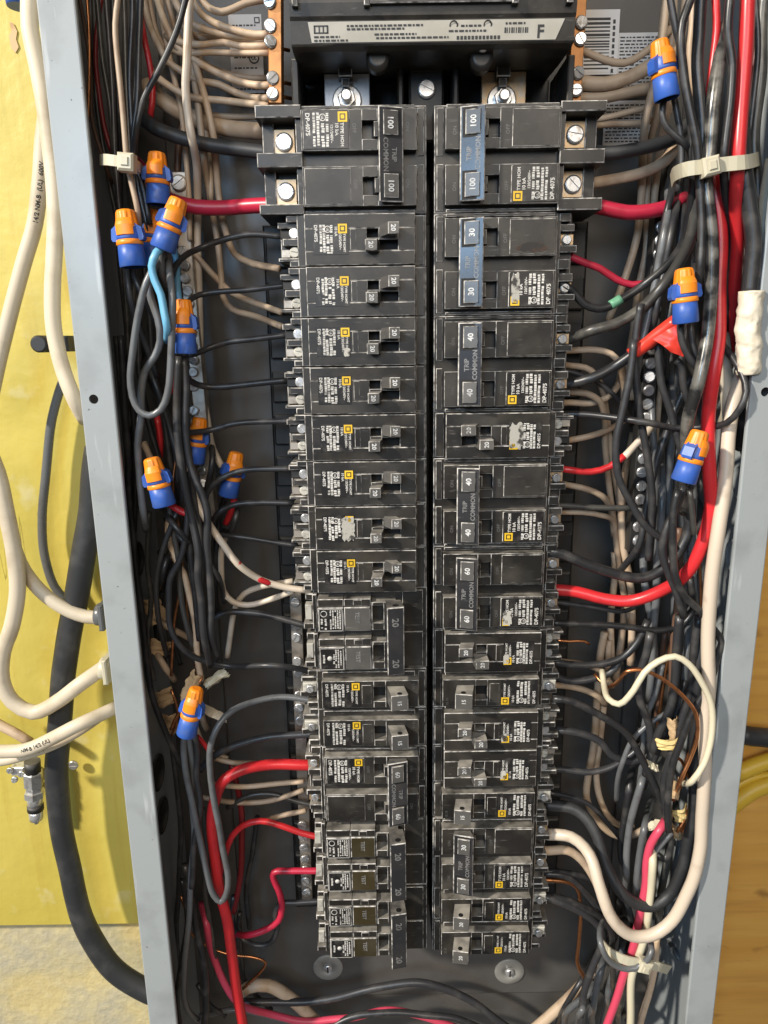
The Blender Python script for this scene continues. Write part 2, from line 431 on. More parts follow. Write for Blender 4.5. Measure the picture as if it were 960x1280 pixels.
for k in range(20):
    zc = -12.7 - 25.4 * k
    if k > 1:
        for sx in (-1, 1): mb.box(sx * 80, sx * 91, 62, 65.7, zc - 9, zc + 9, b=.8, mb=0)
epart(mb, 'bus_support', M['base'])
for (px, py, r) in ((410, 1210, 11.5), (637, 1215, 11.5)):
    c = at(px, py, 89)
    mb = MB(); mb.lathe([(r, 0), (r, .8), (r - .5, 1.2), (4.4, 1.2), (4.2, .4), (0.1, .4)], (c.x, 90, c.z), n=28, cap=False)
    wsh = epart(mb, 'washer', M['washer'])
    mb = MB(); mb.lathe([(3.4, .4), (3.4, 2.0), (2.6, 2.8), (0.1, 2.9)], (c.x, 90, c.z), n=14, cap=False)
    mb.box(c.x - .5, c.x + .5, 86.7, 87.4, c.z - 2.6, c.z + 2.6, b=0, mi=1)
    b_ = mb.build('bolt', [M['steel'], M['hole']], wsh)
# knockouts in the left wall: raised rings
for (py, r) in ((968, 12), (1022, 12), (700, 11)):
    z = at(190, py, 50).z; mb = MB()
    mb.lathe([(r, 0), (r, 1.2), (r - 1.2, 1.6), (r - 2.0, 1.0), (r - 2.2, .2), (.1, .3)], (XL - WL + 1.7, 52, z), axis=(1, 0, 0), n=24, cap=False)
    epart(mb, 'knockout', M['base'])
for k, (py, yy) in enumerate(((600, 30), (640, 52), (690, 30), (735, 55), (790, 30), (840, 56))):
    z = at(850, py, 40).z; mb = MB()
    mb.lathe([(10, 0), (10, .8), (9, 1.1), (8.4, .5), (8.0, .2), (.1, .3)], (XR + WL - 1.7, yy, z), axis=(-1, 0, 0), n=24, cap=False)
    epart(mb, 'knockout', M['paint'])
def sticker(px0, py0, px1, py1, Y, kind, name='sticker', label=None):
    a = at(px0, py0, Y); b = at(px1, py1, Y); x0, x1, z0, z1 = a.x, b.x, b.z, a.z
    mb = MB(); mb.box(x0, x1, Y, Y + .5, z0, z1, b=0.1, mb=0)
    y = Y - .12
    if kind == 'bars':
        mb.quad(x0 + .8, x1 - .8, z0 + 1, z1 - 1, y, 0)
        z = z1 - 4
        while z > z0 + 2:
            t = random.choice((.5, .8, 1.3)); mb.quad(x0 + 1, x1 - 5, z - t, z, y - .05, 1); z -= t + random.choice((.5, .8, 1.1))
        for k in range(9): mb.quad(x1 - 3.6, x1 - 2.2, z1 - 5 - k * 3, z1 - 7 - k * 3, y - .05, 1)
    elif kind == 'lines':
        z = z1 - 2
        while z > z0 + 1.5:
            x = x0 + 1.2
            while x < x1 - 3:
                l = random.uniform(.8, 3.2); mb.quad(x, min(x + l, x1 - 1), z - .7, z, y, 1); x += l + .7
            z -= 1.7
    else:
        for k in range(7):
            z = z1 - 5 - k * 5.2
            x = x0 + 2
            while x < x1 - 4:
                l = random.uniform(.8, 2.4); mb.quad(x, x + l, z - .8, z, y, 1); x += l + .6
        mb.lathe([(2.9, 0), (2.9, .1), (2.2, .1), (2.2, 0)], (x1 - 5, y, (z0 + z1) / 2 - 2), n=18, mi=1, cap=False)
        mb.text('UL', 2.4, x1 - 6.4, (z0 + z1) / 2 - 3, y - .1, rot=0, mi=1)
        mb.quad(x0 + 14, x0 + 17, z1 - 4.5, z1 - 1.5, y, 1); mb.quad(x0 + 14.6, x0 + 16.4, z1 - 3.9, z1 - 2.1, y - .05, 0)
    epart(mb, name, [M['sticker'], M['ink']], label)
sticker(285, 18, 331, 116, 72, 'ul', label='pale paper sticker with small print behind the white wires')
sticker(730, 12, 771, 93, 72, 'bars', label='paper sticker with a barcode')
sticker(773, 41, 837, 112, 74, 'lines', label='paper sticker full of small print')
sticker(756, 126, 812, 182, 75, 'lines', label='lower paper sticker full of small print')

# ------------------------------------------------------------------ screws and bars
def screw_mesh(r=3.2, cross=False):
    mb = MB()
    mb.lathe([(r, 0), (r, .9), (r * .8, 1.3)], (0, 0, 0), n=16)
    for sg in (-1, 1):   # two half discs leave the slot
        n = 9; a0 = math.asin(.16)
        arc = [(r * .8 * math.cos(a0 + (math.pi - 2 * a0) * k / n), r * .8 * math.sin(a0 + (math.pi - 2 * a0) * k / n) * 1.0) for k in range(n + 1)]
        if sg < 0: arc = [(-x, -z) for x, z in arc]
        mb.prism(arc, -2.0, -1.25)
    return mb
SCR = None
def screw(parent, c, r, mat, ang, name='screw', base=Vector((0, 0, 0)), tilt=0):
    mb = screw_mesh(r); o = mb.build(name, mat, parent)
    o.location = (Vector(c) - base) * MM
    o.rotation_euler = (tilt, R(ang), 0)
    ALLCH.setdefault(parent.name, []).append(o)
    return o
def bar(label, p0, p1, Y, wpx, mat, screws, smat=None, rs=3.0, cat='terminal bar', depth=9):
    a = at(*p0, Y); b = at(*p1, Y); w_ = pxmm(*p0, Y) * wpx
    t = thing('neutral_bar', label, cat, b, 'metal terminal bars of the panel')
    d = (a - b).normalized(); sx = Vector((0, 1, 0)).cross(d).normalized() * w_ / 2
    mb = MB(); L = (a - b).length
    vs_ = []
    for q in (Vector((0, 0, 0)), a - b):
        for s_, yy in ((-1, 0.4), (-.9, 0), (.9, 0), (1, .4), (1, depth), (-1, depth)):
            vs_.append(q + sx * s_ + Vector((0, yy, 0)))
    mb.add(vs_, [tuple(range(6)), tuple(range(11, 5, -1))] + [(k, 6 + k, 6 + (k + 1) % 6, (k + 1) % 6) for k in range(6)])
    part(mb, 'bar', mat, t)
    for (px, py) in screws:
        c = at(px, py, Y) - b
        mb2 = screw_mesh(rs); o = mb2.build('screw', smat or M['steel'], t)
        o.location = (c + Vector((0, -.4, 0))) * MM; o.rotation_euler = (R(random.uniform(-14, 14)), R(random.uniform(0, 180)), R(random.uniform(-14, 14)))
    return t
bar('copper coloured neutral bar with four screws left of the main breaker', (343, -30), (344, 128), 36, 17, M['brass'], [(338, 3), (338, 33), (338, 53), (341, 98), (341, 118)], rs=3.2)
bar('copper coloured neutral bar with four screws right of the main breaker', (727, -30), (718, 128), 36, 17, M['brass'], [(726, 29), (725, 50), (722, 92), (720, 114)], rs=3.2)
lb = [(229, 314), (232, 332), (232, 348), (235, 364), (237, 380), (239, 398), (240, 416), (241, 433), (243, 450), (242, 465), (242, 483), (243, 513), (245, 528), (251, 572), (253, 588), (254, 604), (255, 622)]
gb = bar('long ground bar with a row of screws beside the blue wire', (223, 218), (262, 650), 58, 17, M['tinned'], lb, rs=2.9)
c = at(226, 233, 58) - at(262, 650, 58)
mb = MB(); mb.box(c.x - 5.5, c.x + 5.5, -2.5, -.05, c.z - 9, c.z + 7, b=.4, mb=0); part(mb, 'lug', M['tinned'], gb)
screw(gb, c + Vector((0, -2.6, 1)), 4.4, M['tinned'], -35)
bar('dull metal bar with bright screws beside the lower left breakers', (369, 738), (384, 1126), 58, 15, M['tinned'],
    [(369, 752), (370, 782), (371, 796), (372, 826), (373, 840), (374, 868), (374, 884), (375, 900), (376, 918), (378, 1030), (379, 1044), (380, 1058), (381, 1072), (382, 1086), (382, 1100), (383, 1114)], rs=3.3)
bar('tinned bar of closely spaced screws behind the right black wires', (828, 270), (794, 690), 50, 18, M['base'],
    [(826 - i * 1.33, 284 + i * 17) for i in range(24)], rs=3.3)

# ------------------------------------------------------------------ breakers
# local frame: u = mm from the centre line towards the terminals, z up, d = mm towards the viewer
def U(u): return 40.0 - u
def ub(mb, u0, u1, z0, z1, d0, d1, b=.38, mi=0, mbi=1): mb.box(U(u1), U(u0), -d1, -d0, z0, z1, b, mi, mbi)
M['faint'] = simple('moulded marking', (.085, .082, .078), .4)
CASE = lambda: [M['plastic'], M['edge'], M['hole'], M['faint']]
def hollow(mb, u0, u1, z0, z1, d): mb.quad(U(u1), U(u0), z0, z1, -d, 2)
def frame_face(mb, u0, u1, z0, z1, d0, d1, holes):
    """Raised face with rectangular holes (hu0,hu1,hz0,hz1), cut as strips along u."""
    us = sorted({u0, u1} | {h[0] for h in holes} | {h[1] for h in holes})
    for a, b in zip(us, us[1:]):
        hh = [h for h in holes if h[0] < (a + b) / 2 < h[1]]
        zs = [z0]
        for h in sorted(hh, key=lambda q: q[2]): zs += [h[2], h[3]]
        zs.append(z1)
        for k in range(0, len(zs), 2):
            if zs[k + 1] - zs[k] > .1: ub(mb, a, b, zs[k], zs[k + 1], d0, d1, .22 if len(us) > 2 else .35)
    for h in holes: hollow(mb, h[0] - .1, h[1] + .1, h[2] - .1, h[3] + .1, d0 + .5)
def logo(mb, u, z, d, s, my=0, mk=1):
    x = U(u)
    mb.quad(x - s / 2, x + s / 2, z - s / 2, z + s / 2, -d, my)
    q = s * .31; mb.quad(x - q, x + q, z - q, z + q, -d - .05, mk)
    q = s * .19; mb.quad(x - q, x + q, z - q, z + q, -d - .1, my)
def dashes(mb, u, z0, z1, d, t, mi, dens=.85, seed=0):
    rnd = random.Random(seed)
    z = z1
    while z > z0 + .4:
        l = rnd.uniform(.35, 1.3)
        if rnd.random() < dens:
            a = rnd.uniform(-.12, .12) * t
            mb.quad(U(u) - t / 2 + a, U(u) + t / 2 + a, max(z - l, z0), z, -d, mi)
        z -= l + rnd.uniform(.15, .4)
def hom_label(parent, u0, u1, z0, z1, d, kind, worn=None, seed=1):
    """Black sticker; lines run downwards, the first line beside the yellow mark."""
    s = MB(); ub(s, u0, u1, z0, z1, d - .05, d + .18, .05, 0, 0)
    st = part(s, 'label_sticker', M['sticker_black'], parent)
    k = MB(); D = d + .3; q = min(4.6, (z1 - z0) * .3)
    logo(k, u0 + q / 2 + .3, z1 - q / 2 - .4, D, q, 0, 1)
    part(k, 'emblem', [M['yellow'], M['sticker_black']], st)
    t = MB(); W_ = u1 - u0
    def line(f, s_, size, zt=None): t.text(s_, size, U(u0 + W_ * f), zt if zt is not None else z1 - .8, -D, -90, 0)
    if kind == 'two':
        line(.17, 'TYPE HOM', 2.25, z1 - q - .7); line(.29, '10 kA', 2.4, z1 - q - .7)
        line(.40, '120/240V~', 1.9, z1 - q - 1.4)
    else:
        line(.13, 'TYPE HOMT', 1.65, z1 - q - .5); line(.25, '120/240V~', 1.8, z1 - q - .3)
        line(.37, '10 kA', 2.0, z1 - 1.5)
    dashes(t, u0 + W_ * .47, z0 + .6, z1 - 1, D, 1.3, 0, seed=seed)
    t.lathe([(1.75, 0), (1.75, .05), (1.3, .05), (1.3, 0)], (U(u0 + W_ * .57), -D, z1 - 3.0), n=14, cap=False)
    t.text('UL', 1.5, U(u0 + W_ * .60), z1 - 2.2, -D - .02, -90)
    dashes(t, u0 + W_ * .57, z0 + .6, z1 - 5.6, D, 1.5, 0, seed=seed + 2)
    dashes(t, u0 + W_ * .68, z0 + .8, z1 - .8, D, 1.3, 0, .9, seed + 3)
    dashes(t, u0 + W_ * .77, z0 + .8, z1 - .8, D, 1.2, 0, .9, seed + 5)
    line(.955, 'DP-4075', 2.9 if kind == 'two' else 2.3)
    part(t, 'lettering', M['print'], st)
    if worn:
        wm = MB(); rnd = random.Random(seed + 9)
        a0, a1, b0, b1 = worn
        cx, cz, rx, rz = (U(a0) + U(a1)) / 2, (b0 + b1) / 2, (a1 - a0) / 2, (b1 - b0) / 2
        poly = []
        for k in range(36):
            t = 2 * math.pi * k / 36; c, n_ = math.cos(t), math.sin(t)
            e = (abs(c) ** 5 + abs(n_) ** 5) ** -.2 * rnd.uniform(.80, 1.04)
            poly.append((cx + c * rx * e, cz + n_ * rz * e))
        wm.prism(poly, -D - .10, -D - .02)
        part(wm, 'scraped_patch', M['scuff'], st)
def slot_screws(parent, spec):
    for (u, z, d, r, mt, ang) in spec:
        screw(parent, (U(u), -d, z), r, mt, ang)
def tie_bar(parent, num, u0=14, u1=26, zz=21.5, tall=7.5, text='COMMON TRIP'):
    mb = MB()
    mb.frust((U(u1) + 1.5, U(u0) - 1.5, -zz + 1, zz - 1), (U(u1), U(u0), -zz, zz), 2, -tall, .5, 0, 1, yt2=-(tall - 3.0))
    sl = 3.0 / (u1 - u0)
    D = lambda u: tall - 3.0 + (u - u0) * sl
    h = part(mb, 'tie_bar', [M['tie'], M['edge']], parent)
    for s_ in (-1, 1):
        n = MB(); tm = MB()
        zc = s_ * 14.2
        a, b = u0 + 2.2, u1 - 2.2
        # dark groove then raised pad
        n.add([(U(b + 1.1), -D(b + 1.1) - .05, zc - 6.7), (U(a - 1.1), -D(a - 1.1) - .05, zc - 6.7), (U(a - 1.1), -D(a - 1.1) - .05, zc + 6.7), (U(b + 1.1), -D(b + 1.1) - .05, zc + 6.7)], [(0, 1, 2, 3)], 2)
        n.frust((U(b), U(a), zc - 5.7, zc + 5.7), (U(b) + .2, U(a) - .2, zc - 5.5, zc + 5.5), -tall + 3, -D(b) - 1.0, .35, 0, 1, yt2=-D(a) - 1.0)
        V, Fc, wd = glyphs(num); sz = 4.0 if len(num) < 3 else 3.9
        um = (a + b) / 2 + sz * .34
        pts = [(U(um) + q * sz, -D(um - q * sz) - 1.15, zc + (wd / 2 - p) * sz) for p, q in V]
        tm.add(pts, Fc, 0)
        part(n, 'handle_pad', [M['toggle'], M['edge'], M['hole']], h)
        part(tm, 'lettering', M['number'], h)
    e = MB()
    for i, s_ in enumerate(text.split()):
        V, Fc, wd = glyphs(s_); sz = 3.3
        um = (u0 + u1) / 2 + 3.6 + i * -4.2
        e.add([(U(um) + q * sz, -D(um - q * sz) - .12, (wd / 2 - p) * sz) for p, q in V], Fc, 0)
    part(e, 'raised_lettering', M['emboss'], h)
def pole_face(mb, zc, hz, split=None):
    hole = (26.6, 34.2, zc - 4.3, zc + 4.3)
    frame_face(mb, 7.2, 64.3, zc - hz, zc + hz, -7.5, 0, [hole])
    # shallow printed field edges
    ub(mb, 40.2, 63.4, zc - hz + .8, zc + hz - .8, -.2, .28, .28)
    mb.text('OFF', 2.6, U(38.8), zc + 3, -.15, -90, 3); mb.text('ON', 2.6, U(12.6), zc + 3, -.15, -90, 3)

def two_pole(label, num, wide=False, worn=None, group=None):
    t = thing('circuit_breaker', label, 'circuit breaker', group=group)
    mb = MB()
    ub(mb, 2, 66 if wide else 75, -25.2, 25.2, -45, -13, .4)
    ub(mb, 2, 66, -25.2, 25.2, -13.2, -6.5, .4)
    ub(mb, 3.2, 6.6, -24, -2, -7, -5.8, .3); ub(mb, 3.2, 6.6, 2, 24, -7, -5.8, .3)
    for zc in (12.9, -12.9):
        pole_face(mb, zc, 9.3)
        mb.frust((U(29.5), U(26.7), zc - 3.4, zc + 3.4), (U(28.2), U(25.5), zc - 3.4, zc + 3.4), 7, -1.5, .3)
    ub(mb, 8, 64, 23.6, 25.1, -7, -4.4, .3); ub(mb, 8, 64, -25.1, -23.6, -7, -4.4, .3)
    if wide:
        for z0, z1, d in ((19.5, 25.2, -2), (-3.2, 3.4, -1.5), (-25.2, -20.5, -2)):
            ub(mb, 64.4, 87, z0, z1, -40, d, .5)
        ub(mb, 64.4, 67.6, -25, 25, -30, -5, .4)
        ub(mb, 66, 82, -21, 21, -40, -17, .4)
        for zc in (11.5, -12): ub(mb, 79.5, 85.5, zc - 9, zc + 9, -40, -13, .5)
    else:
        ub(mb, 64.5, 68, -25, 25, -16, -8, .4)
        for z0, z1, d, u1 in ((20.5, 25, -7, 73), (15, 18, -9, 77), (4.5, 8.5, -9, 75.5), (-2.5, 2.5, -7, 73), (-9.5, -6, -9, 77), (-20, -16.5, -9, 75.5), (-25, -21, -7, 73)):
            ub(mb, 67, u1, z0, z1, -42, d, .45)
    part(mb, 'case', CASE(), t)
    hom_label(t, 41, 62.8, 4.4, 21.4, .3, 'two', worn)
    tie_bar(t, num)
    if wide:
        for z in (11.3, -12.3):
            p = MB(); p.box(U(80), U(69), 14, 16.9, z - 7, z + 6, .3, 0, 0); pl = part(p, 'terminal_plate', M['plate'], t)
        slot_screws(t, [(74.5, 11, -13.8, 4.6, M['steel'], 45), (74.5, -12.6, -13.8, 4.6, M['steel'], 10)])
    else:
        for z in (11.5, -12.5):
            p = MB(); p.box(U(76), U(69), 12.6, 16, z - 3, z + 2.6, .3, 0, 0); part(p, 'terminal_plate', M['plate'], t)
        slot_screws(t, [(72, 11.8, -11.6, 2.6, M['steel'], 30), (72, -12.4, -11.6, 2.6, M['steel'], 80)])
    return t

def toggle(parent, base, top, d, num, mt='toggle', hole_ends=False, dlow=0):
    """Leaning switch lever with its rating on the end face."""
    mb = MB()
    mb.frust((U(base[1]), U(base[0]), base[2], base[3]), (U(top[1]), U(top[0]), top[2], top[3]), 2, -d, .35, 0, 1, yt2=-d + dlow)
    if hole_ends:
        for zz, sg in ((top[3], 1), (top[2], -1)):
            mb.lathe([(1.5, 0), (1.5, .12)], (U((top[0] + top[1]) / 2), -d * .74, zz + sg * .06), axis=(0, 0, sg), n=12, mi=2)
    h = part(mb, 'toggle', [M[mt], M['edge'], M['hole']], parent)
    t = MB(); V, Fc, wd = glyphs(num)
    sz = min(3.3, (top[3] - top[2]) * .8 / max(wd, .1) , (top[1] - top[0]) * 1.05)
    um = (top[0] + top[1]) / 2 + sz * .35; zc = (top[2] + top[3]) / 2
    slope = dlow / (top[1] - top[0])
    t.add([(U(um) + q * sz, -d - .14 + slope * max(0, (top[1] - (um - q * sz))), zc + (wd / 2 - p) * sz) for p, q in V], Fc, 0)
    part(t, 'lettering', M['number'], h)

def tandem(label, num='20', swap=False, worn=None, group=None, seed=1):
    t = thing('circuit_breaker', label, 'circuit breaker', group=group)
    mb = MB()
    ub(mb, 2, 68, -12.55, 12.55, -45, -8, .4)
    ub(mb, 3, 7.6, -12, 12, -9, -6.6, .3)
    sg = -1 if swap else 1
    z1a, z1b = (.6, 5.2) if not swap else (-5.2, -.6)
    z2a, z2b = (-5.2, -.2) if not swap else (.2, 5.2)
    holes = [(26.8, 32.8, z1a, z1b), (16.8, 26.6, z2a, z2b)]
    frame_face(mb, 8.2, 64.4, -4.6 - .8, 4.6 + .8, -8, 0, [(h[0], h[1], h[2], h[3]) for h in holes])
    ub(mb, 8.2, 64.4, 5.5, 12.3, -8, .0, .35); ub(mb, 8.2, 64.4, -12.3, -5.5, -8, 0, .35)
    ub(mb, 38.2, 41.2, -5, 5, -.3, .22, .2)
    # terminal end: stepped ribs around two slots
    ub(mb, 64.4, 68.6, -12.4, 12.4, -20, -4, .4)
    for z0, z1, d, u1 in ((9.4, 12.4, -4.5, 74), (6.8, 9.6, -8, 79), (-1.8, 1.6, -6.5, 76.5), (-9.6, -8, -7, 79), (-12.4, -9.4, -5, 73)):
        ub(mb, 68, u1, z0, z1, -40, d, .45)
    ub(mb, 68, 78.5, -10, 10, -42, -15, .4)
    part(mb, 'case', CASE(), t)
    hom_label(t, 42.2 + seed % 3 * .25, 60 + seed % 3 * .25, -7.6 + seed % 2 * .3, 7.6 + seed % 2 * .3, .05, 'tandem', worn, seed)
    if not swap:
        toggle(t, (20, 27, 1.0, 6.6), (16.5, 22, 1.4, 7.0), 8.5, num)
        toggle(t, (26, 32.5, -6.2, -.6), (27.6, 33.6, -6.4, -1.0), 8.5, num)
    else:
        toggle(t, (18, 26, -6.6, -1.0), (15.6, 23.5, -6.8, -1.4), 8.5, num)
        toggle(t, (24.5, 32.5, .6, 6.2), (25.5, 33.0, 1.0, 6.4), 8.5, num)
    slot_screws(t, [(70.6, 4.4, -9.5, 2.9, M['steel'], 40), (70.6, -5.0, -9.5, 2.9, M['cream_metal'], 10)])
    for z in (4.2, -5.2):
        p = MB(); p.box(U(78), U(73), 10, 14.8, z - 2.3, z + 1.9, .3, 0, 0); part(p, 'terminal_plate', M['base'] if z > 0 else M['tinned'], t)
    return t

def one_pole(label, num, worn=None, group=None):
    t = thing('circuit_breaker', label, 'circuit breaker', group=group)
    mb = MB()
    ub(mb, 2, 68, -12.55, 12.55, -45, -8, .4)
    ub(mb, 3, 6.8, -11.5, 11.5, -9, -6.6, .3)
    frame_face(mb, 7.2, 64.2, -8.6, 8.6, -8, 0, [(26.6, 33.6, -4.6, 4.6)])
    ub(mb, 9, 64, 9.2, 12.4, -8, -4.5, .3); ub(mb, 9, 64, -12.4, -9.2, -8, -4.5, .3)
    ub(mb, 35, 40.6, -6, 6, -.3, .22, .2)
    mb.text(num + ' ' + num, 2.0, U(10.6), 7.6, -.18, -90, 3)
    ub(mb, 64.2, 67.6, -12.4, 12.4, -20, -7, .4)
    for z0, z1, d, u1 in ((8.8, 12.2, -8, 73), (3.4, 6.6, -11, 77.5), (-6.5, -3, -11, 78.5), (-12.2, -8.6, -8, 74)):
        ub(mb, 67, u1, z0, z1, -42, d, .5)
    part(mb, 'case', CASE(), t)
    hom_label(t, 41.6, 63, -8.0, 8.0, .05, 'tandem', worn, seed=4)
    toggle(t, (16, 26, -5, 5), (13.6, 23.4, -4.8, 4.8), 12, num, hole_ends=True, dlow=1.5)
    p = MB(); p.box(U(76.5), U(68), 9.5, 13, -2.6, 3.2, .5, 0, 0); part(p, 'terminal_plate', M['cream_metal'], t)
    slot_screws(t, [(72, .2, -8.4, 2.5, M['steel'], 60)])
    return t

def fault_breaker(label, num, group=None):
    """Two-pole breaker with test buttons and printed black labels."""
    t = thing('circuit_breaker', label, 'circuit breaker', group=group)
    mb = MB()
    ub(mb, 1.6, 68, -25.2, 25.2, -45, -9, .4)
    ub(mb, 4, 16, -24, -2, -9.2, -7.6, .3); ub(mb, 4, 16, 2, 24, -9.2, -7.6, .3)
    for zc in (12.2, -12.2):
        ub(mb, 50.2, 65, zc - 10.4, zc + 4.4, -10, 0, .4)          # printed field
        ub(mb, 50.2, 65, zc + 5, zc + 9.4, -10, -.6, .35)         # upper strip
        ub(mb, 34.4, 49.8, zc + 5, zc + 9.4, -10, -.6, .35)
        ub(mb, 39.5, 44.5, zc + 5.6, zc + 8.8, -1, -.2, .25)
        frame_face(mb, 20, 34, zc - 10, zc + 7, -10, -1, [(27, 33.4, zc - 5.6, zc + 5)])
        ub(mb, 66, 68.5, zc - 11, zc + 10.5, -20, -6, .4)
        for z0, z1, u1 in ((zc + 7, zc + 10.8, 72.5), (zc - 11, zc - 7.4, 74)):
            ub(mb, 68, u1, z0, z1, -42, -6.5, .5)
    part(mb, 'case', CASE(), t)
    for zc, sd in ((12.2, 3), (-12.2, 8)):
        s = MB(); ub(s, 50.8, 64.4, zc - 9.8, zc + 3.8, -.05, .15, .05, 0, 0); st = part(s, 'label_sticker', M['sticker_black'], t)
        k = MB(); D = .25
        for a, b, c, d in ((50.8, 64.4, zc + 3.5, zc + 3.8), (50.8, 64.4, zc - 9.8, zc - 9.5), (50.8, 51.1, zc - 9.8, zc + 3.8), (64.1, 64.4, zc - 9.8, zc + 3.8)):
            k.quad(U(b), U(a), c, d, -D)
        if zc > 0:
            k.lathe([(2.0, 0), (2.0, .05), (1.55, .05), (1.55, 0)], (U(61.5), -D, zc + .8), n=14, cap=False)
            for i in range(5): dashes(k, 52.2 + i * 1.35, zc - 9, zc + 3, D, .75, 0, .92, sd + i)
            dashes(k, 60.5, zc - 9, zc - 2.2, D, 1.1, 0, .7, sd); dashes(k, 62.8, zc - 9, zc - 2.2, D, 1.1, 0, .7, sd + 1)
        else:
            for i in range(3): dashes(k, 52.4 + i * 1.4, zc - 8.5, zc + 3, D, .75, 0, .92, sd + i)
            k.lathe([(1.5, 0), (1.5, .05), (.1, .05)], (U(58.8), -D, zc - 2.6), n=12, cap=False)
            dashes(k, 62.2, zc - 6, zc + .5, D, 1.1, 0, .8, sd); dashes(k, 56.4, zc - 7, zc + 0, D, 1.0, 0, .8, sd + 6)
        part(k, 'lettering', M['print'], st)
        b = MB(); ub(b, 34.6, 49.8, zc - 10.2, zc + 4.4, -8, -.3, .5)
        bt = part(b, 'test_button', [M['toggle'], M['edge']], t)
        e = MB(); e.text('TEST', 3.4, U(43.4), zc + 1.6, .12, -90, 0, sx=.95)
        part(e, 'raised_lettering', M['emboss'], bt)
        p = MB(); p.box(U(73), U(69), 8, 14, zc - 6, zc + 3.4, .5, 0, 0); part(p, 'terminal_plate', M['cream_metal'], t)
        e2 = MB(); dashes(e2, 60, zc + 6.4, zc + 8.6, -.45, 7, 0, .5, sd + 3)
    # tall tie bar leaning to the centre, a pin hole in its upper end
    mb = MB(); zz = 20.5
    mb.frust((U(26), U(17), -zz + 1, zz - 1), (U(25.2), U(15.6), -zz, zz), 4, -12, .5, 0, 1, yt2=-10.4)
    mb.lathe([(1.7, 0), (1.7, .15)], (U(20.4), -7.5, zz - .1), axis=(0, 0, 1), n=12, mi=2)
    h = part(mb, 'tie_bar', [M['tie'], M['edge'], M['hole']], t)
    for zc in (11.5, -13.5):
        n = MB(); V, Fc, wd = glyphs(num); sz = 5.2; um = 22.2
        n.add([(U(um) + q * sz, -12.14 + (25.2 - (um - q * sz)) * .167, zc + (wd / 2 - p) * sz) for p, q in V], Fc, 0)
        part(n, 'lettering', M['emboss'], h)
    return t

def place(t, side, row, rows):
    zc = -25.4 * (row + rows / 2)
    t.location = Vector((side * 40, 20, zc)) * MM
    t.rotation_euler = (random.uniform(-.006, .006), 0 if side < 0 else math.pi, random.uniform(-.006, .006))
    return t
def clone(src, label):
    c = copy_tree(src); c['label'] = label; return c
G = 'circuit breakers in two columns'
# left column
place(two_pole('wide double breaker marked 100 at the top of the left column', '100', True, group=G), -1, 0, 2)
tnames = ['tandem breaker with two 20 toggles, first under the left 100 double breaker', 'tandem breaker with two 20 toggles, second below the left 100 breaker',
          'tandem 20 breaker with a scraped spot on its label, third of its run', 'tandem breaker with two 20 toggles, fourth of the left column run',
          'tandem breaker with two 20 toggles, fifth of the left column run', 'tandem breaker with two 20 toggles, sixth of the left column run',
          'tandem 20 breaker whose yellow emblem is scraped off, left column', 'lowest left tandem breaker, above the first pair with long tie bar']
t0 = place(tandem(tnames[0], group=G), -1, 2, 1)
for i in range(1, 8):
    if i in (1, 2, 4, 6): place(tandem(tnames[i], worn={2: (42.5, 46, -7.6, -2.8), 6: (42.4, 50, -7.4, 7.4)}.get(i), group=G, seed=i + 2), -1, 2 + i, 1)
    else: place(clone(t0, tnames[i]), -1, 2 + i, 1)
f0 = place(fault_breaker('double breaker with long 20 tie bar, right below the tandem run', '20', group=G), -1, 10, 2)
d0 = place(one_pole('single breaker marked 15, upper of two in the left column', '15', group=G), -1, 12, 1)
place(clone(d0, 'single breaker marked 15, lower of two in the left column'), -1, 13, 1)
place(two_pole('double breaker marked 60 beside the thick red cable end, left column', '60', group=G), -1, 14, 2)
M['amber'] = simple('smoky amber plastic', (.040, .030, .012), .3, dust=.5)
for lab, row in (('double breaker with long 20 tie bar beside thin red wires', 16), ('double breaker with long 20 tie bar at the bottom left', 18)):
    fb = place(clone(f0, lab), -1, row, 2)
    for ch in ALLCH[fb.name]:
        if ch.name.startswith('test_button'):
            ch.material_slots[0].link = 'OBJECT'; ch.material_slots[0].material = M['amber']
# right column
place(two_pole('wide double breaker marked 100 at the top of the right column', '100', True, group=G), 1, 0, 2)
place(two_pole('double breaker with 30 tie bar and scraped label, right column', '30', worn=(41.4, 46, 4.6, 20), group=G), 1, 2, 2)
r30 = [o for o in COL.objects if o.get('label', '').startswith('double breaker with 30 tie bar')][0]
M['rust'] = simple('rust stain', (.062, .027, .010), .6, dirt=(.017, .014, .012), dscale=150, dlo=.36, dhi=.60)
mb = MB(); rr_ = random.Random(5)
mb.prism([(U(51.5) + 8.5 * math.cos(k * math.pi / 12) * rr_.uniform(.8, 1.05), -7.6 + 2.6 * math.sin(k * math.pi / 12) * rr_.uniform(.7, 1.05)) for k in range(24)], -.42, -.30)
part(mb, 'rust_stain', M['rust'], r30)
b0 = place(two_pole('double breaker marked 40 directly below the 30, right column', '40', group=G), 1, 4, 2)
place(tandem('tandem 20 breaker with half its label scraped pale, right column', swap=True, worn=(42.4, 50.5, -7.2, 7.4), group=G), 1, 6, 1)
place(clone(b0, 'double breaker marked 40 between a tandem and the 60, right column'), 1, 7, 2)
place(two_pole('double breaker marked 60 where the thick red cable ends, right column', '60', group=G, worn=(41.2, 47, 12, 21)), 1, 9, 2)
r0 = place(tandem('tandem 20 breaker right below the 60, right column', swap=True, group=G, worn=(42.4, 46, 1, 7)), 1, 11, 1)
s0 = place(one_pole('single breaker marked 15 above two dusty tandems, right column', '15', group=G), 1, 12, 1)
place(clone(r0, 'dusty tandem breaker, upper of two near the right middle'), 1, 13, 1)
place(clone(r0, 'dusty tandem breaker, lower of two near the right middle'), 1, 14, 1)
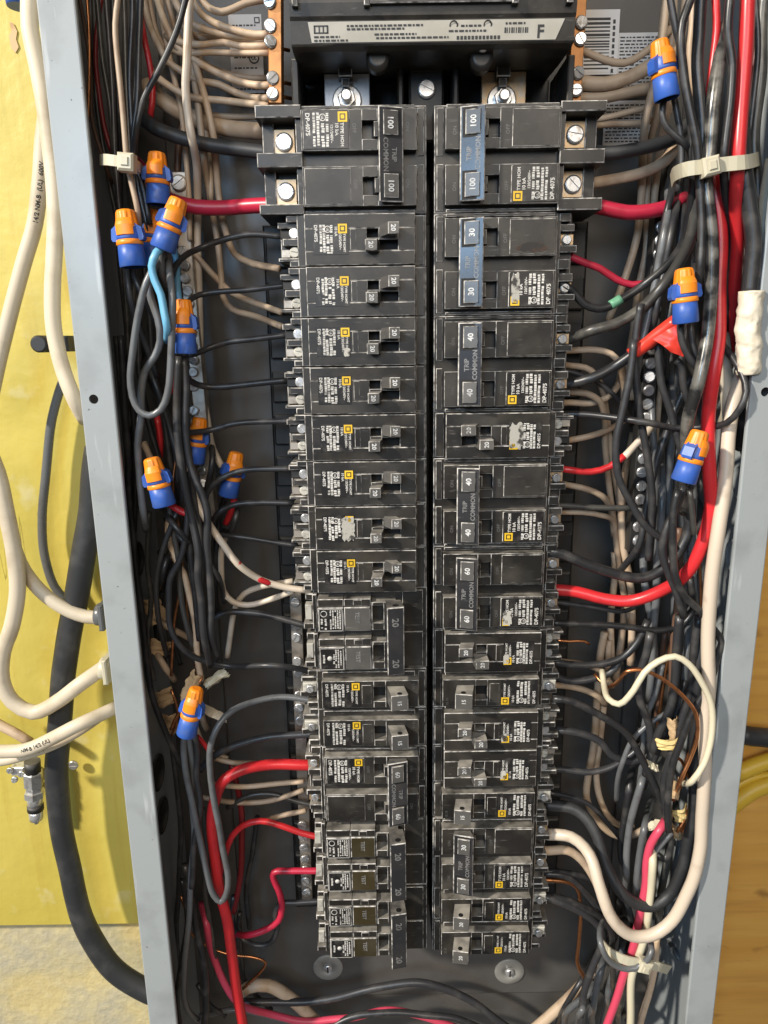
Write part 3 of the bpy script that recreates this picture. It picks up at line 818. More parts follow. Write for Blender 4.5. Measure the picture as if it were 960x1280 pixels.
place(clone(s0, 'single breaker marked 15 below two dusty tandems, right column'), 1, 15, 1)
place(two_pole('double breaker beside the thick white cable ends, right column', '30', group=G), 1, 16, 2)
q0 = place(one_pole('single breaker marked 20, second from the bottom right', '20', group=G), 1, 18, 1)
place(clone(q0, 'single breaker marked 20 at the bottom of the right column'), 1, 19, 1)

# ------------------------------------------------------------------ main breaker
mz = at(540, 130, 20).z
mbk = thing('main_breaker', 'large black main breaker with a white label strip and letter F', 'main breaker', (0, 60, mz + 6))
off = -Vector((0, 60, mz + 6))
def mpart(mb, name, mats, label=None, parent=None):
    o = mb.build(name, mats, parent or mbk, label=label)
    if parent is None: o.location = off * MM
    return o
xl = at(365, 40, 10).x; xr = at(715, 40, 10).x
zA = at(540, 17, 2).z; zB = at(540, 24, 4).z; zC = at(540, 53, 5.6).z; zD = at(540, 64, 12).z
mb = MB()
prof = [(2, 160), (2, zA + 5), (3, zA), (4, zB), (5.6, zC), (6.2, zC - .8), (11, zD), (34, zD + 1), (70, zD + 4), (70, 160)]
n = len(prof)
mb.add([(xl, y, z) for y, z in prof] + [(xr, y, z) for y, z in prof],
       [tuple(range(n - 1, -1, -1)), tuple(range(n, 2 * n))] + [(i, (i + 1) % n, n + (i + 1) % n, n + i) for i in range(n)], 0)
# toggle recess frame and ribs on the front
zr = at(540, 12, 2).z
for a, b in ((365, 372), (455, 462), (640, 648), (708, 716)):
    mb.box(at(a, 5, 0).x, at(b, 5, 0).x, -1.5, 2.5, zr + 1, 150, .5)
mb.box(at(463, 5, 0).x, at(640, 5, 0).x, -.5, 2.2, zr + 2, zr + 3.5, .4)
mpart(mb, 'case', [M['plastic'], M['edge']])
for a, b, mt in ((483, 523, 'toggle'), (526, 534, 'steel'), (538, 608, 'toggle'), (612, 624, 'steel')):
    mb = MB(); mb.box(at(a, 5, 0).x, at(b, 5, 0).x, -2.5, 1.9, zr + 3.7, 150, .5); mpart(mb, 'handle_block', [M[mt], M['edge']])
# label strip on the sloping face
def slope(px, f):
    z = zB + (zC - zB) * f; y = 4 + 1.6 * f
    return Vector((at(px, 40, 8).x, y, z)) + Vector((0, -.25, -.06))
mb = MB()
c = [slope(386, .05), slope(703, .05), slope(693, .95), slope(390, .95)]
c2 = [p + Vector((0, .22, .05)) for p in c]
mb.add(c[::-1] + c2[::-1], [(0, 1, 2, 3), (7, 6, 5, 4), (0, 4, 5, 1), (1, 5, 6, 2), (2, 6, 7, 3), (3, 7, 4, 0)], 0)
M['strip'] = simple('label strip', (.43, .41, .36), .3, dirt=(.36, .34, .29), dscale=60)
strip = mpart(mb, 'label_strip', M['strip'])
tm = MB()
def sl_text(s_, size, px, f, flip=False):
    V, Fc, wd = glyphs(s_)
    o_ = slope(px, f); ex = Vector((1, 0, 0)); ez = (slope(px, 0) - slope(px, 1)).normalized()
    if flip: ex, ez = -ex, -ez
    tm.add([o_ + ex * p * size + ez * q * size + Vector((0, -.15, -.03)) for p, q in V], Fc, 0)
def sl_quad(px0, px1, f0, f1):
    q = [slope(px0, f0), slope(px1, f0), slope(px1, f1), slope(px0, f1)]
    tm.add([p + Vector((0, -.15, -.03)) for p in q[::-1]], [(0, 1, 2, 3)], 0)
sl_text('F', 7.2, 669, .86)
for k in range(11): sl_quad(629 + k * 2.8, 629 + k * 2.8 + (1.2 if k % 3 else 2), .40, .64)
rnd = random.Random(3)
for (pa, pb, f, d_) in ((434, 528, .24, .9), (434, 505, .38, .85), (468, 520, .62, .85), (470, 560, .78, .85), (393, 425, .70, .8), (393, 435, .86, .8), (630, 655, .22, .7), (575, 600, .30, .8), (560, 608, .52, .7)):
    x = pa
    while x < pb:
        l = rnd.uniform(2, 6); sl_quad(x, min(x + l, pb), f - .04, f + .05); x += l + 1.5
for k in range(12): sl_quad(570 + k * 4.6, 570 + k * 4.6 + 3.2, .74, .90)
for (px, s_) in ((400, 1), ):
    sl_quad(393, 411, .20, .26); sl_quad(393, 411, .50, .56); sl_quad(393, 395, .2, .56); sl_quad(409, 411, .2, .56); sl_quad(399, 400.5, .26, .5); sl_quad(404, 405.5, .26, .5)
for px in (566, 608):
    cc = slope(px, .28)
    tm.lathe([(2.0, 0), (2.0, .05), (1.4, .05), (1.4, 0)], cc + Vector((0, -.15, 0)), axis=(0, -.9, -.45), n=16, cap=False)
mpart(tm, 'lettering', M['ink'], parent=strip)
strip_off = off
for ch in strip.children: ch.location = (0, 0, 0)
for px, py in ((472, 57), (604, 57)):
    cc = at(px, py, 12); mb = MB(); mb.lathe([(2.6, 0), (2.6, 1.6), (1.9, 2.3), (.1, 2.5)], (cc.x, 13.5, cc.z), n=14, cap=False); mpart(mb, 'rivet', M['steel'])
    mb = MB(); mb.lathe([(5.5, -8), (5.5, 0.2), (3.4, .6)], (cc.x, 16, cc.z - 3.5), n=18); mpart(mb, 'boss', [M['plastic']])
# hollow below with bus straps, bolts and the centre screw
zf = mz - 4
mb = MB(); mb.box(xl - 2, xr + 2, 64, 88, zf - 10, zD + 4, b=1, mb=0)
for a, b in ((366, 375), (706, 714)): mb.box(at(a, 100, 30).x, at(b, 100, 30).x, 24, 63.8, zf + 5, zD + 2, .6)
for px in (500, 568): mb.box(at(px, 100, 44).x - 1.5, at(px, 100, 44).x + 1.5, 36, 63.8, zf - 8, at(px, 90, 44).z, .8)
cc = at(533, 108, 40); mb.box(cc.x - 9, cc.x + 9, 40, 63.8, zf - 8, cc.z + 8, 1.2)
mpart(mb, 'lower_housing', [M['base'], M['plastic']])
mb2 = screw_mesh(4.7); o = mb2.build('screw', M['steel'], mbk); o.location = (at(533, 112, 40) + off + Vector((0, -.2, 0))) * MM; o.rotation_euler = (0, R(25), 0)
for px0, px1, mt, tl in ((405, 462, 'alu', 0), (602, 658, 'plate', 1)):
    x0 = at(px0, 100, 44).x; x1 = at(px1, 100, 44).x
    mb = MB(); zt = at(430, 64, 44).z; zm = at(430, 92, 44).z; zb = zf - 9
    mb.box(x0, x1, 44, 47, zb, zm, .4, 0, 0); mb.box(x0, x1, 47.2, 50, zm - 2, zt + 8, .4, 0, 0)
    st = mpart(mb, 'bus_strap', M[mt])
    mb = MB(); xc = (x0 + x1) / 2; b_ = at(432 if not tl else 628, 96, 40)
    mb.box(b_.x - 3.5, b_.x + 3.5, 36, 46.9, b_.z - 1, zt + 8, .5); mb.box(b_.x - 2, b_.x + 2, 38, 43.9, b_.z - 5, b_.z - 1.2, .4)
    mpart(mb, 'clip', [M['plastic'], M['edge']])
    c_ = at(433 if not tl else 630, 120, 36)
    mb = MB(); mb.lathe([(7.6, 0), (7.6, 1), (7.0, 1.4)], (c_.x, 43.9, c_.z), n=22)
    mb.lathe([(4.8, 1.4), (4.8, 5), (4.3, 5.6)], (c_.x, 43.9, c_.z), n=6, smooth=False)
    mb.lathe([(2.8, 5), (2.8, 10), (2.2, 10.6)], (c_.x, 43.9, c_.z), n=14)
    mpart(mb, 'bolt', M['steel'])
for px in (400, 470): pass
# copper coil ends seen past the right side
mb = MB()
for k in range(9):
    z = at(700, 95 + k * 4.2, 50).z; x = at(699, 100, 50).x
    mb.tube([(x - 2, 50, z), (x + 2.5, 49, z + .5)], .7, 6)
mpart(mb, 'coil', M['copper'])
mb = MB()
for k, py in enumerate((62, 104, 122)):
    z = at(355, py, 50).z; x = at(354, 100, 50).x
    mb.tube([(x - 4, 46, z), (x + 4, 50, z - .5)], .9, 6)
mpart(mb, 'coil', M['copper'])

# ------------------------------------------------------------------ wires
LAB = {}
def pts_of(s, Y):
    out = []
    for tok in s.split():
        q = [float(v) for v in tok.split(',')]
        out.append(at(q[0], q[1], q[2] if len(q) > 2 else Y))
    return out
def wire(label, mat, wpx, Y, s, name='wire', cat='wire', group=None, n=10, radf=None, jig=.5, deep=False):
    P = pts_of(s, Y)
    if deep:
        tk = s.split()
        for e in (0, -1):
            q = [float(v) for v in tk[e].split(',')]; P[e] = at(q[0], q[1], 87)
    mid = [float(v) for v in s.split()[len(s.split()) // 2].split(',')]
    r = wpx * pxmm(mid[0], mid[1], mid[2] if len(mid) > 2 else Y) / 2
    C = spline(P, 4.0 if r < 4 else 5.0)
    if jig:
        sd = random.random() * 100
        C = [p + noise.noise_vector(Vector((i * .13, sd, 0))) * jig * min(r, 2.5) for i, p in enumerate(C)]
    mb = MB(); mb.tube(C, r, n if r < 4 else 14, radf=radf)
    o = mb.build(name, M[mat], origin=C[0])
    if group is None: group = {'black': 'black wires', 'black_old': 'black wires', 'tan': 'aged white wires', 'white': 'white wires', 'red': 'red wires'}.get(mat, mat + ' wires')
    tag(o, label, cat, group)
    return o, C, r
W = wire
GB = 'black wires'
# --- top left: white wires to the neutral bar
for lab, wd, Y, s in (
 ('white wire curving lowest but one to the left copper bar', 9.5, 50, '179,-12,58 181,0,58 187,30,58 197,55 210,78 228,90 245,100 275,105 295,115 315,122 336,123,42'),
 ('white wire ending under the third screw of the left copper bar', 9.5, 47, '194,-12,55 196,0,55 203,22 213,45 222,60 240,75 262,88 285,98 310,105 338,106,42'),
 ('thin white wire deep behind the diagonal black wire', 8.5, 62, '184,-10 190,22 197,46 207,60 222,64 240,70'),
 ('white wire running level just under the second screw of the left copper bar', 8.5, 45, '208,45,55 222,52 238,56 258,56 280,53 300,57 336,57,42'),
 ('lower white wire running level across the left paper sticker', 8, 46, '212,60,58 228,66 245,66 265,65 290,66 336,66,42'),
 ('white wire sloping to the left copper bar across the sticker top', 9.5, 44, '214,-12,55 218,0 226,15 238,28 258,37 285,42 318,45 336,44,42'),
 ('white wire crossing in front of the sticker near its top edge', 9.5, 42, '234,-12,55 240,0 250,15 268,28 295,38 320,43 336,42,40'),
 ('white wire sagging like a hammock at the very top left', 9.5, 40, '248,-8,50 253,0 262,10 277,16 292,12 307,5 336,-1,40'),
 ('shaded white wire lying behind the sagging ones', 9, 56, '222,20 232,37 250,46 272,49 300,50 334,52'),
 ('lowest white wire to the left copper bar, above the thick white cable', 9.5, 48, '188,88,62 197,97 215,110 240,122 270,125 300,128 336,131,44')):
    W(lab, 'tan', wd * .9, Y, s)
W('thick aged white cable running to the left 100 breaker height', 'tan', 20, 60, '184,105,70 192,118,68 205,128 225,141 255,153 285,160 330,164,52', name='cable', cat='cable', group='thick cables')
W('long white wire dropping in front of the other white wires', 'white', 9.5, 30, '239,-15 238,0 236,40 234,80 232,105 235,140 240,170 246,205,45 247,250,58 246,300,62 248,340,64 251,420,64 251,480,64 258,520,64 266,560,62 278,584,60')
W('white wire beside the long dropping one, passing under the red cable', 'tan', 8, 50, '240,62 242,95 247,130 255,190 258,220,58 265,260,64 272,300,64 276,340,62 279,372,58 290,387,56 318,396,52 352,408,40')
W('white wire bending to the first left tandem breaker', 'tan', 8.5, 48, '228,10,60 238,50 246,85 256,120 266,170 270,210,58 274,250,62 282,290,60 293,318,56 310,328,52 350,336,40')
W('white wire slanting to the second left tandem breaker', 'tan', 7.5, 62, '222,286 236,306 250,325 272,350 290,366,58 318,378,52 352,390,40')
W('brownish wire hanging behind the left vertical white wires', 'brown', 9, 66, '234,110 230,140 227,165 223,190 221,225')
W('thick black cable sweeping to the left 100 breaker', 'rubber', 17.5, 44, '158,128,70 176,143,56 195,160 225,172 260,182 300,188 340,190,40', name='cable', cat='cable', group='thick cables')
W('thick crimson cable sweeping to the left 100 breaker', 'crimson', 18.5, 46, '160,196,70 172,206,64 188,228,55 208,247 235,256 270,259 300,259 345,256,38', name='cable', cat='cable', group='thick cables')
W('diagonal black wire in front of the white wires, top left', 'black', 8, 18, '236,-15 231,0 225,25 214,55 198,90 184,115 177,132 171,160 168,185,24 166,205,30')
W('upright red wire behind the diagonal black wire', 'red', 7.5, 50, '176,20,60 180,45 187,80 191,115 189,142 186,160,56')
W('single white wire held by the left nylon tie', 'tan', 7, 8, '150,-15 148,0 145,30 147,70 152,120 157,170 160,203 165,228 172,262 174,290,16')
# dark vertical bundle, top left
TOPB = (
 ('brown', 5, 40, '98,-10 100,0 112,80 115,150 128,195 140,230,50'),
 ('copper', 4, 36, '108,-10 109,0 112,50 110,150 104,215 116,266'),
 ('black_old', 7, 44, '121,-10 122,0 128,70 138,130 143,195 148,250'),
 ('black', 7, 36, '131,-10 132,0 140,80 143,190 150,270 158,330'),
 ('black_old', 7, 46, '154,-10 155,0 158,90 162,190 168,260 160,340'),
 ('black', 7, 30, '164,-10 165,0 163,100 168,195 176,250 186,290'),
 ('black_old', 6, 42, '171,-10 172,0 170,90 166,190 172,280 166,380'),
 ('black', 8, 26, '177,-10 176,0 176,30 172,110 168,190 180,240 186,280'),
 ('darkred', 6, 52, '126,-10 120,60 124,110 133,170 150,215'),
 ('black_old', 6, 55, '112,-10 118,70 122,140 134,210 150,300 160,420 158,520'),
 ('black', 8, 58, '140,-10 146,100 150,200 150,300 158,400 165,500 172,600'),
 ('brown', 5, 60, '103,-10 106,100 112,220 126,330 140,440 148,540'))
for i, (mt, wd, Y, s) in enumerate(TOPB):
    dk_ = mt in ('black', 'black_old'); W(['dark upright wire just right of the brown ones, top left', 'dark upright wire running down to the left standing connector', 'dull dark upright wire left of the single white wire', 'dark upright wire passing right behind the left nylon tie', 'dull dark wire right beside the single white wire', 'rightmost black wire of the upright bundle, top left', 'dull dark wire curving deep down the left wall', 'long black wire at the back of the upright bundle'][sum(q[0] in ('black', 'black_old') for q in TOPB[:i])] if dk_ else ('lower thin brown wire along the left lip, top' if i == 11 else {'brown': 'thin brown wire among the dark upright bundle, top left', 'copper': 'bare copper wire close to the left lip of the box, top left', 'darkred': 'dull dark red wire deep in the upper left bundle'}[mt]), mt, wd, Y, s,
      group='dark upright wires at the top left')
# --- black wires feeding the left column
for lab, s, wd in (
 ('thin black wire curving up to the first left tandem breaker', '214,345,22 220,331,24 232,318,30 250,309 275,300 310,293 356,296', 7.5),
 ('thin black wire to the second left tandem breaker', '228,388,26 236,377,30 250,368 275,364 310,362 360,357', 7),
 ('thin black wire leaving the connector beside it for the third tandem', '236,444,30 244,443,34 262,435 285,427 315,423 360,418', 7.5),
 ('thin black wire sagging to the fourth left tandem breaker', '232,466,28 238,475,32 255,482 275,483 310,480 362,475', 8),
 ('thin black wire crossing an orange connector to the fifth left tandem', '226,541,26 234,541,30 262,538 290,530 320,527 364,526', 7.5),
 ('thin black wire arching to the sixth left tandem breaker', '255,632,40 258,616 268,603 285,593 310,587 366,585', 7.5),
 ('thin black wire with blue sheen to the seventh left tandem breaker', '258,680,45 262,664 272,643 290,632 320,628 368,629', 7.5),
 ('thin black wire running level to the eighth left tandem breaker', '268,668,46 285,670 310,673 335,677 372,682', 6),
 ('black wire rising a little to the upper 20 tie bar breaker', '258,788,40 268,773 285,765 320,767 345,772 394,785', 8)):
    W(lab, 'black', wd, 40, s)
W('long thin black wire crossing over to the lower 20 tie bar pole', 'black', 7.5, 26, '231,590 233,625 235,652 227,696 213,722 211,752 212,781 221,801 244,822,32 285,833,38 343,832 395,840,40')
W('grey wire hanging in a narrow loop from the lowest left connector area', 'grey', 8, 18, '398,877,42 380,874,42 350,872,42 320,877,38 292,888,30 275,905,24 264,932,20 263,965 267,1000 273,1030 278,1062 286,1095 284,1118 277,1127 268,1119 260,1095 251,1050 240,1005 232,970 229,935 231,912,14')
W('thick black wire with a blue glint to the lower 15 breaker', 'black', 9, 40, '250,962,52 262,950,48 275,941 300,930 330,922 396,917', )
W('beige wire with red ends slanting to the eighth tandem', 'white', 9, 24, '228,560,40 236,590,32 248,630,26 262,655 280,680 298,705 325,725,30 355,734,34 385,738,36')
def smear(o, C, r, f0, f1):
    a, b = int(len(C) * f0), max(int(len(C) * f0) + 3, int(len(C) * f1)); q = [p + Vector((0, -.22, .12)) for p in C[a:b]]
    mb = MB(); mb.tube([p - C[0] for p in q], r * .93, 8, radf=lambda u, t, p: .35 + .65 * math.sin(math.pi * min(1, max(0, u))) ** .5); mb.build('red_smear', M['red'], o)
_o = [x for x in COL.objects if x.get('label', '').startswith('beige wire with red ends')][0]
_C = spline(pts_of('228,560,40 236,590,32 248,630,26 262,655 280,680 298,705 325,725,30 355,734,34 385,738,36', 24), 4); _r = 9 * pxmm(280, 680, 24) / 2
smear(_o, _C, _r, .56, .66); smear(_o, _C, _r, .72, .86)
W('short pinkish white wire curving up beside the screw bar', 'white', 7.5, 44, '284,822,60 288,795,58 295,757,54 305,742,50 330,732 366,726,40')
W('pinkish white wire with a dark tip curling under its twin', 'white', 7.5, 46, '282,672,52 277,690 277,715 280,738 292,752 310,756 335,750 366,739,40')
W('beige wire dropping straight behind the lower left tangle', 'tan', 8, 36, '214,640,50 210,665,46 218,696 230,717 237,746 244,781 248,822 252,850')
W('thin copper wire snaking beside the torn sheaths', 'copper', 3.5, 44, '216,660 222,700 225,731 218,775 216,804 214,845')
W('second thin copper wire at the torn sheaths', 'copper', 3, 48, '226,690 232,730 234,770 238,800 246,850 236,878')
W('glossy black wire hanging down the middle of the left tangle', 'black', 10, 14, '224,445 222,480 221,520 223,560 229,600 241,650,16 248,690 247,722 252,752 256,798 262,832,26')
W('black wire hanging just right of the glossy one', 'black', 9.5, 16, '231,445 233,480 231,540 237,580 246,602 259,638 259,687 262,722 264,763 264,792 272,822,28')
W('black wire falling close behind the glossy hanging pair', 'black', 8, 30, '228,445 226,500 228,560 234,640 240,700 244,750 248,800')
W('grey wire making the wide loop below the light blue wire', 'grey', 9, 4, '206,318,10 196,330,6 184,352 176,380 170,410 166,445 164,470 167,495 175,512 187,519 201,512 209,492 213,454 215,410 216,370 213,345,10 210,318,14')
W('grey wire bending inside the wide grey loop', 'grey', 9.5, 14, '206,322,14 192,338 187,355 190,375 198,398 200,425 193,444 181,463 177,490 177,520 172,556 175,598 180,640 182,662,26')
W('light blue wire looping down from the tilted connector', 'blue', 10, 0, '207,306,6 196,316 190,332 193,350 200,368 204,390 208,408 209,425,14')
W('shaded light blue wire behind the tilted connector', 'blue', 8, 26, '219,312 222,330 222,355 224,372 230,395')
W('dull grey stub entering the tilted blue connector', 'grey', 9, 8, '204,300 203,318 202,335 210,360,20')
W('black wire from the left standing connector, left strand', 'black', 7.5, 16, '158,325,12 160,345 163,372 170,402,24 182,432,30 196,470,36')
W('black wire from the left standing connector, right strand', 'black', 7.5, 18, '166,325,12 168,345 178,368 190,392,28 204,420,36')
for i, (s, Y, wd) in enumerate((('165,340 172,400 176,470 186,530 200,580 215,640', 44, 8), ('178,300 186,380 190,450 204,520 214,590', 50, 8), ('170,420 190,470 208,520 222,570 232,640 236,700', 38, 8),
   ('186,470 204,510 218,545 222,600 216,660', 42, 8), ('160,500 168,560 168,620 166,700 172,763 180,830', 56, 8), ('150,420 156,520 160,600 168,690 176,760 184,827 192,878 207,916 226,956', 36, 8),
   ('170,640 166,690 172,750 176,800 186,850', 60, 7), ('208,650 222,668 240,690 246,720', 34, 7.5), ('204,634 215,652 232,672 243,690', 24, 7.5), ('226,680 208,700 202,722 204,745', 30, 8),
   ('246,640 262,600 266,570 258,540', 54, 8), ('292,618 296,640 290,660 276,664', 50, 7), ('200,690 204,730 196,780 206,830', 62, 8), ('280,624 272,660 268,720 272,770', 60, 7))):
    W(['black wire under the leftmost standing connector', 'black wire between the two left standing connectors', 'black wire crossing behind the grey loop', 'black wire slanting behind the grey loop bottom', 'black wire deep against the left lip, long', 'long black wire along the left wall past the torn sheaths', 'shorter black wire along the left wall', 'black wire from the right side of the tilted lower connector', 'black strand curling from the tilted lower connector', 'black wire bending back below the tilted lower connector', 'black wire behind the dim ground bar connector', 'black strand from the connector nearest the breakers', 'black wire above the lower torn sheath', 'black strand dropping below the connector nearest the breakers'][i], 'black', wd, Y, s, group='black wires in the left tangle', deep=i not in (0, 1, 5))
W('red wire glimpsed upright behind the tangle, left', 'red', 8, 52, '196,520 200,550 199,580 196,612')
W('short red wire piece showing between the grey loop and the bar', 'red', 7, 44, '214,452 217,470 213,492')
W('red wire bending from the lower left orange connector', 'red', 9, 26, '203,624,12 213,632 227,640 246,645 262,648,40')
W('red wire below the dim connector by the breakers', 'red', 8, 56, '291,612 293,628 288,642 282,655')
W('tan wire rising behind the lower left connector', 'tan', 8, 44, '180,552 190,575 196,590')
# --- lower left
W('thick bright red cable curving down from the left column', 'red', 14, 28, '412,958,46 375,957,42 340,956,40 305,962,34 281,975,30 269,1000 265,1040 272,1100 285,1160 295,1230 305,1300', name='cable', cat='cable', group='thick cables')
W('thin red wire arching to the upper pole of the middle tie bar breaker', 'red', 8, 42, '276,1090,52 283,1064 290,1046 305,1031 325,1026 350,1032 378,1042 402,1047')
W('thin red wire bent square before the middle tie bar breaker', 'crimson', 8, 44, '404,1087 365,1089 342,1091 341,1098 347,1112 352,1130 349,1150 335,1160 310,1168 288,1165,56')
W('dark red wire standing behind the thick red cable', 'darkred', 7.5, 60, '290,955 300,1000 302,1050 299,1100 292,1140')
W('black wire curling low to the bottom left breaker', 'black', 7, 46, '404,1127 370,1128 351,1129 344,1142 347,1162 338,1180 320,1183 300,1172 290,1150,60 292,1120,60')
W('long thin red wire sweeping along the bottom edge', 'pink', 8.5, 50, '250,1130,64 258,1152 266,1190 280,1228 300,1254 335,1266,58 380,1276,60 430,1273,62 480,1264,62 520,1268,64 570,1285,66')
W('aged thick wire arching at the bottom left', 'tan', 15, 66, '296,1245 310,1235 335,1233 365,1250 395,1276 412,1292')
W('pale grey wire falling from the lowest left connector', 'grey', 7.5, 24, '236,912,16 240,950 240,1000 243,1050 240,1090 238,1130 234,1170 230,1210 230,1250 238,1268,30 246,1274,34')
W('black wire falling beside the pale grey one', 'black', 9, 34, '232,1080 240,1130 248,1170 256,1215 257,1250 256,1290')
W('black wire from the lowest left connector, right strand', 'black', 7.5, 22, '242,912,14 247,940 246,970 250,1000 244,1050 240,1110')
W('copper wire bent like a hook at the bottom left', 'copper', 3.5, 58, '226,1120 232,1140 238,1165 262,1184 290,1193 318,1197 332,1203 328,1212 312,1228 304,1236')
W('short red wire under the lowest left connector', 'red', 6, 30, '246,920 254,930 262,942')
for i, (s, mt) in enumerate((('262,946 290,953 330,953 374,958', 'tan'), ('262,982 300,983 335,980 380,977', 'tan'), ('330,1026 350,1020 382,1013', 'tan'), ('250,996 270,1000 300,1003 340,1000 380,988', 'tan'), ('284,1010 310,996 340,993 370,1001 398,1008', 'black_old'))):
    W(('topmost old white wire level behind the thick red cable', 'middle old white wire level behind the thick red cable', 'pale wire end level above the thin red arch', 'old white wire sagging behind the thick red cable', 'dusty black wire level behind the thick red cable')[i], mt, 6.5, 52, s, group='wires running level at the lower left')
W('black wire lying across the bottom, under the washers', 'black', 9, 62, '300,1253 340,1252 380,1253 430,1245 480,1233 520,1228 560,1238 600,1258 645,1290')
W('lower black wire lying along the bottom edge', 'black', 8, 60, '400,1290 440,1272 480,1266 530,1268 570,1272 610,1290')
W('dark grey wire along the very bottom', 'grey', 7, 66, '250,1270 300,1262 360,1278 400,1290')
for i, (s, Y) in enumerate((('300,1140 296,1180 300,1215 316,1240 340,1262', 70), ('248,1230 262,1255 282,1270', 64), ('322,1020 316,1060 308,1110 312,1160', 72))):
    W(('thin black wire curling against the back beside the copper hook', 'thin black wire low beside the left lip', 'thin black wire hanging behind the thin red arch')[i], 'black', 6, Y, s, group='thin wires at the bottom left')
# --- right: bundle through the nylon tie
W('black wire in front of the right nylon tie', 'black', 10.5, -2, '864,-15 862,0 852,27 850,55 855,95 862,135 872,185 874,210 876,250 876,300 874,345 872,365,6')
W('black wire slipping behind the top right connector', 'black', 9, 6, '836,-12 839,5 846,38 853,62 858,110 864,170 866,215')
W('thick black wire upright in the right bundle', 'black', 14.5, 4, '879,-15 878,0 876,40 873,81 875,135 878,190 880,240,10 876,300,20')
W('black wire beside the bright red one in the right bundle', 'black', 10.5, -4, '912,-15 911,0 910,40 917,81 914,122 908,162 904,200 907,240,4 913,290,12 908,350,20 905,420,26')
W('shiny stranded cable down the middle of the right bundle', 'strand', 17, 0, '906,30,8 902,55,6 896,95,2 892,135 888,190 883,225 887,268 890,308 889,362 885,420 875,470,-2 862,520 857,560,6 852,610,14 856,640,24', name='cable', cat='cable', group='thick cables')
W('thin red wire at the top of the right bundle', 'red', 10, 6, '895,-15 895,0 896,40 891,78 886,120 882,150,16')
W('bright red cable crossing the right nylon tie', 'red', 17, -1, '938,-15 935,0 930,68 926,135 922,211,-2 919,254,4 921,308,12 918,362,20 913,417,28 908,460,40', name='cable', cat='cable', group='thick cables')
W('dark red wire beyond the bright red cable', 'darkred', 10, 24, '950,-10 946,60 938,120 932,200 930,300')
W('bright red cable bowing down to the right 60 breaker', 'red', 16.5, 6, '890,215,14 898,268,12 899,352,10 899,410,6 891,468,4 885,522 886,590 888,641 876,687 856,719,10 829,738,18 794,750,26 756,748,32 723,741,36 688,737,38', name='cable', cat='cable', group='thick cables')
W('thick crimson cable from the right 100 breaker', 'crimson', 18.5, 42, '735,256 755,259 780,265 810,264 835,258 856,248,46', name='cable', cat='cable', group='thick cables')
W('thick black cable from the right 100 breaker', 'rubber', 16.5, 40, '738,190 760,191 790,187 820,181 845,172 866,150,44', name='cable', cat='cable', group='thick cables')
W('red wire from the 30 breaker passing behind a black one', 'crimson', 9, 38, '700,316 715,322 735,331 750,337 770,350 790,357 815,352 836,338,44')
W('black wire with a green tape band to the 30 breaker', 'black', 10.5, 32, '690,350,40 703,355 715,362 730,380 745,386 760,383 778,372 800,358 830,335,26 850,312,20 862,280,14 867,240,8 869,205,4 868,160,6')
W('thick black wire sweeping to the upper pole of the 40 breaker', 'black_old', 13.5, 26, '690,428,40 715,424,36 740,414 770,404 800,385 825,360 848,330,20 863,300,14 869,260,10 871,215,6')
W('thick black wire wrapped in red tape to the 40 breaker', 'black', 13, 30, '690,482,40 715,480,36 740,473 765,460 790,443,26 818,422,20 845,400,14 862,375,10 872,330,14')
W('thick black cable going into the white tape, upper right', 'black', 20, 2, '926,150,8 930,211 937,260 941,300 938,345 936,372', name='cable', cat='cable', group='thick cables')
W('black cable below the white tape, upper right', 'black', 17, 8, '934,460,4 936,480 934,510,14 928,560,30', name='cable', cat='cable', group='thick cables')
W('black cable close to the right lip, top', 'black_old', 14, 20, '956,-10 950,80 944,180 950,260 954,350 948,420', name='cable', cat='cable', group='thick cables')
W('slender black wire close to the right lip, top', 'black', 7, 10, '944,-10 948,60 940,140 936,200 946,260')
W('white cable at the upper right edge of the box', 'jacket', 17, 12, '966,200 958,250 952,300 950,340,20 945,400,30 930,440,36', name='cable', cat='cable', group='thick cables')
W('tan wire at the top behind the right black bundle', 'tan', 8, 30, '866,-10 866,30 862,70 868,120')
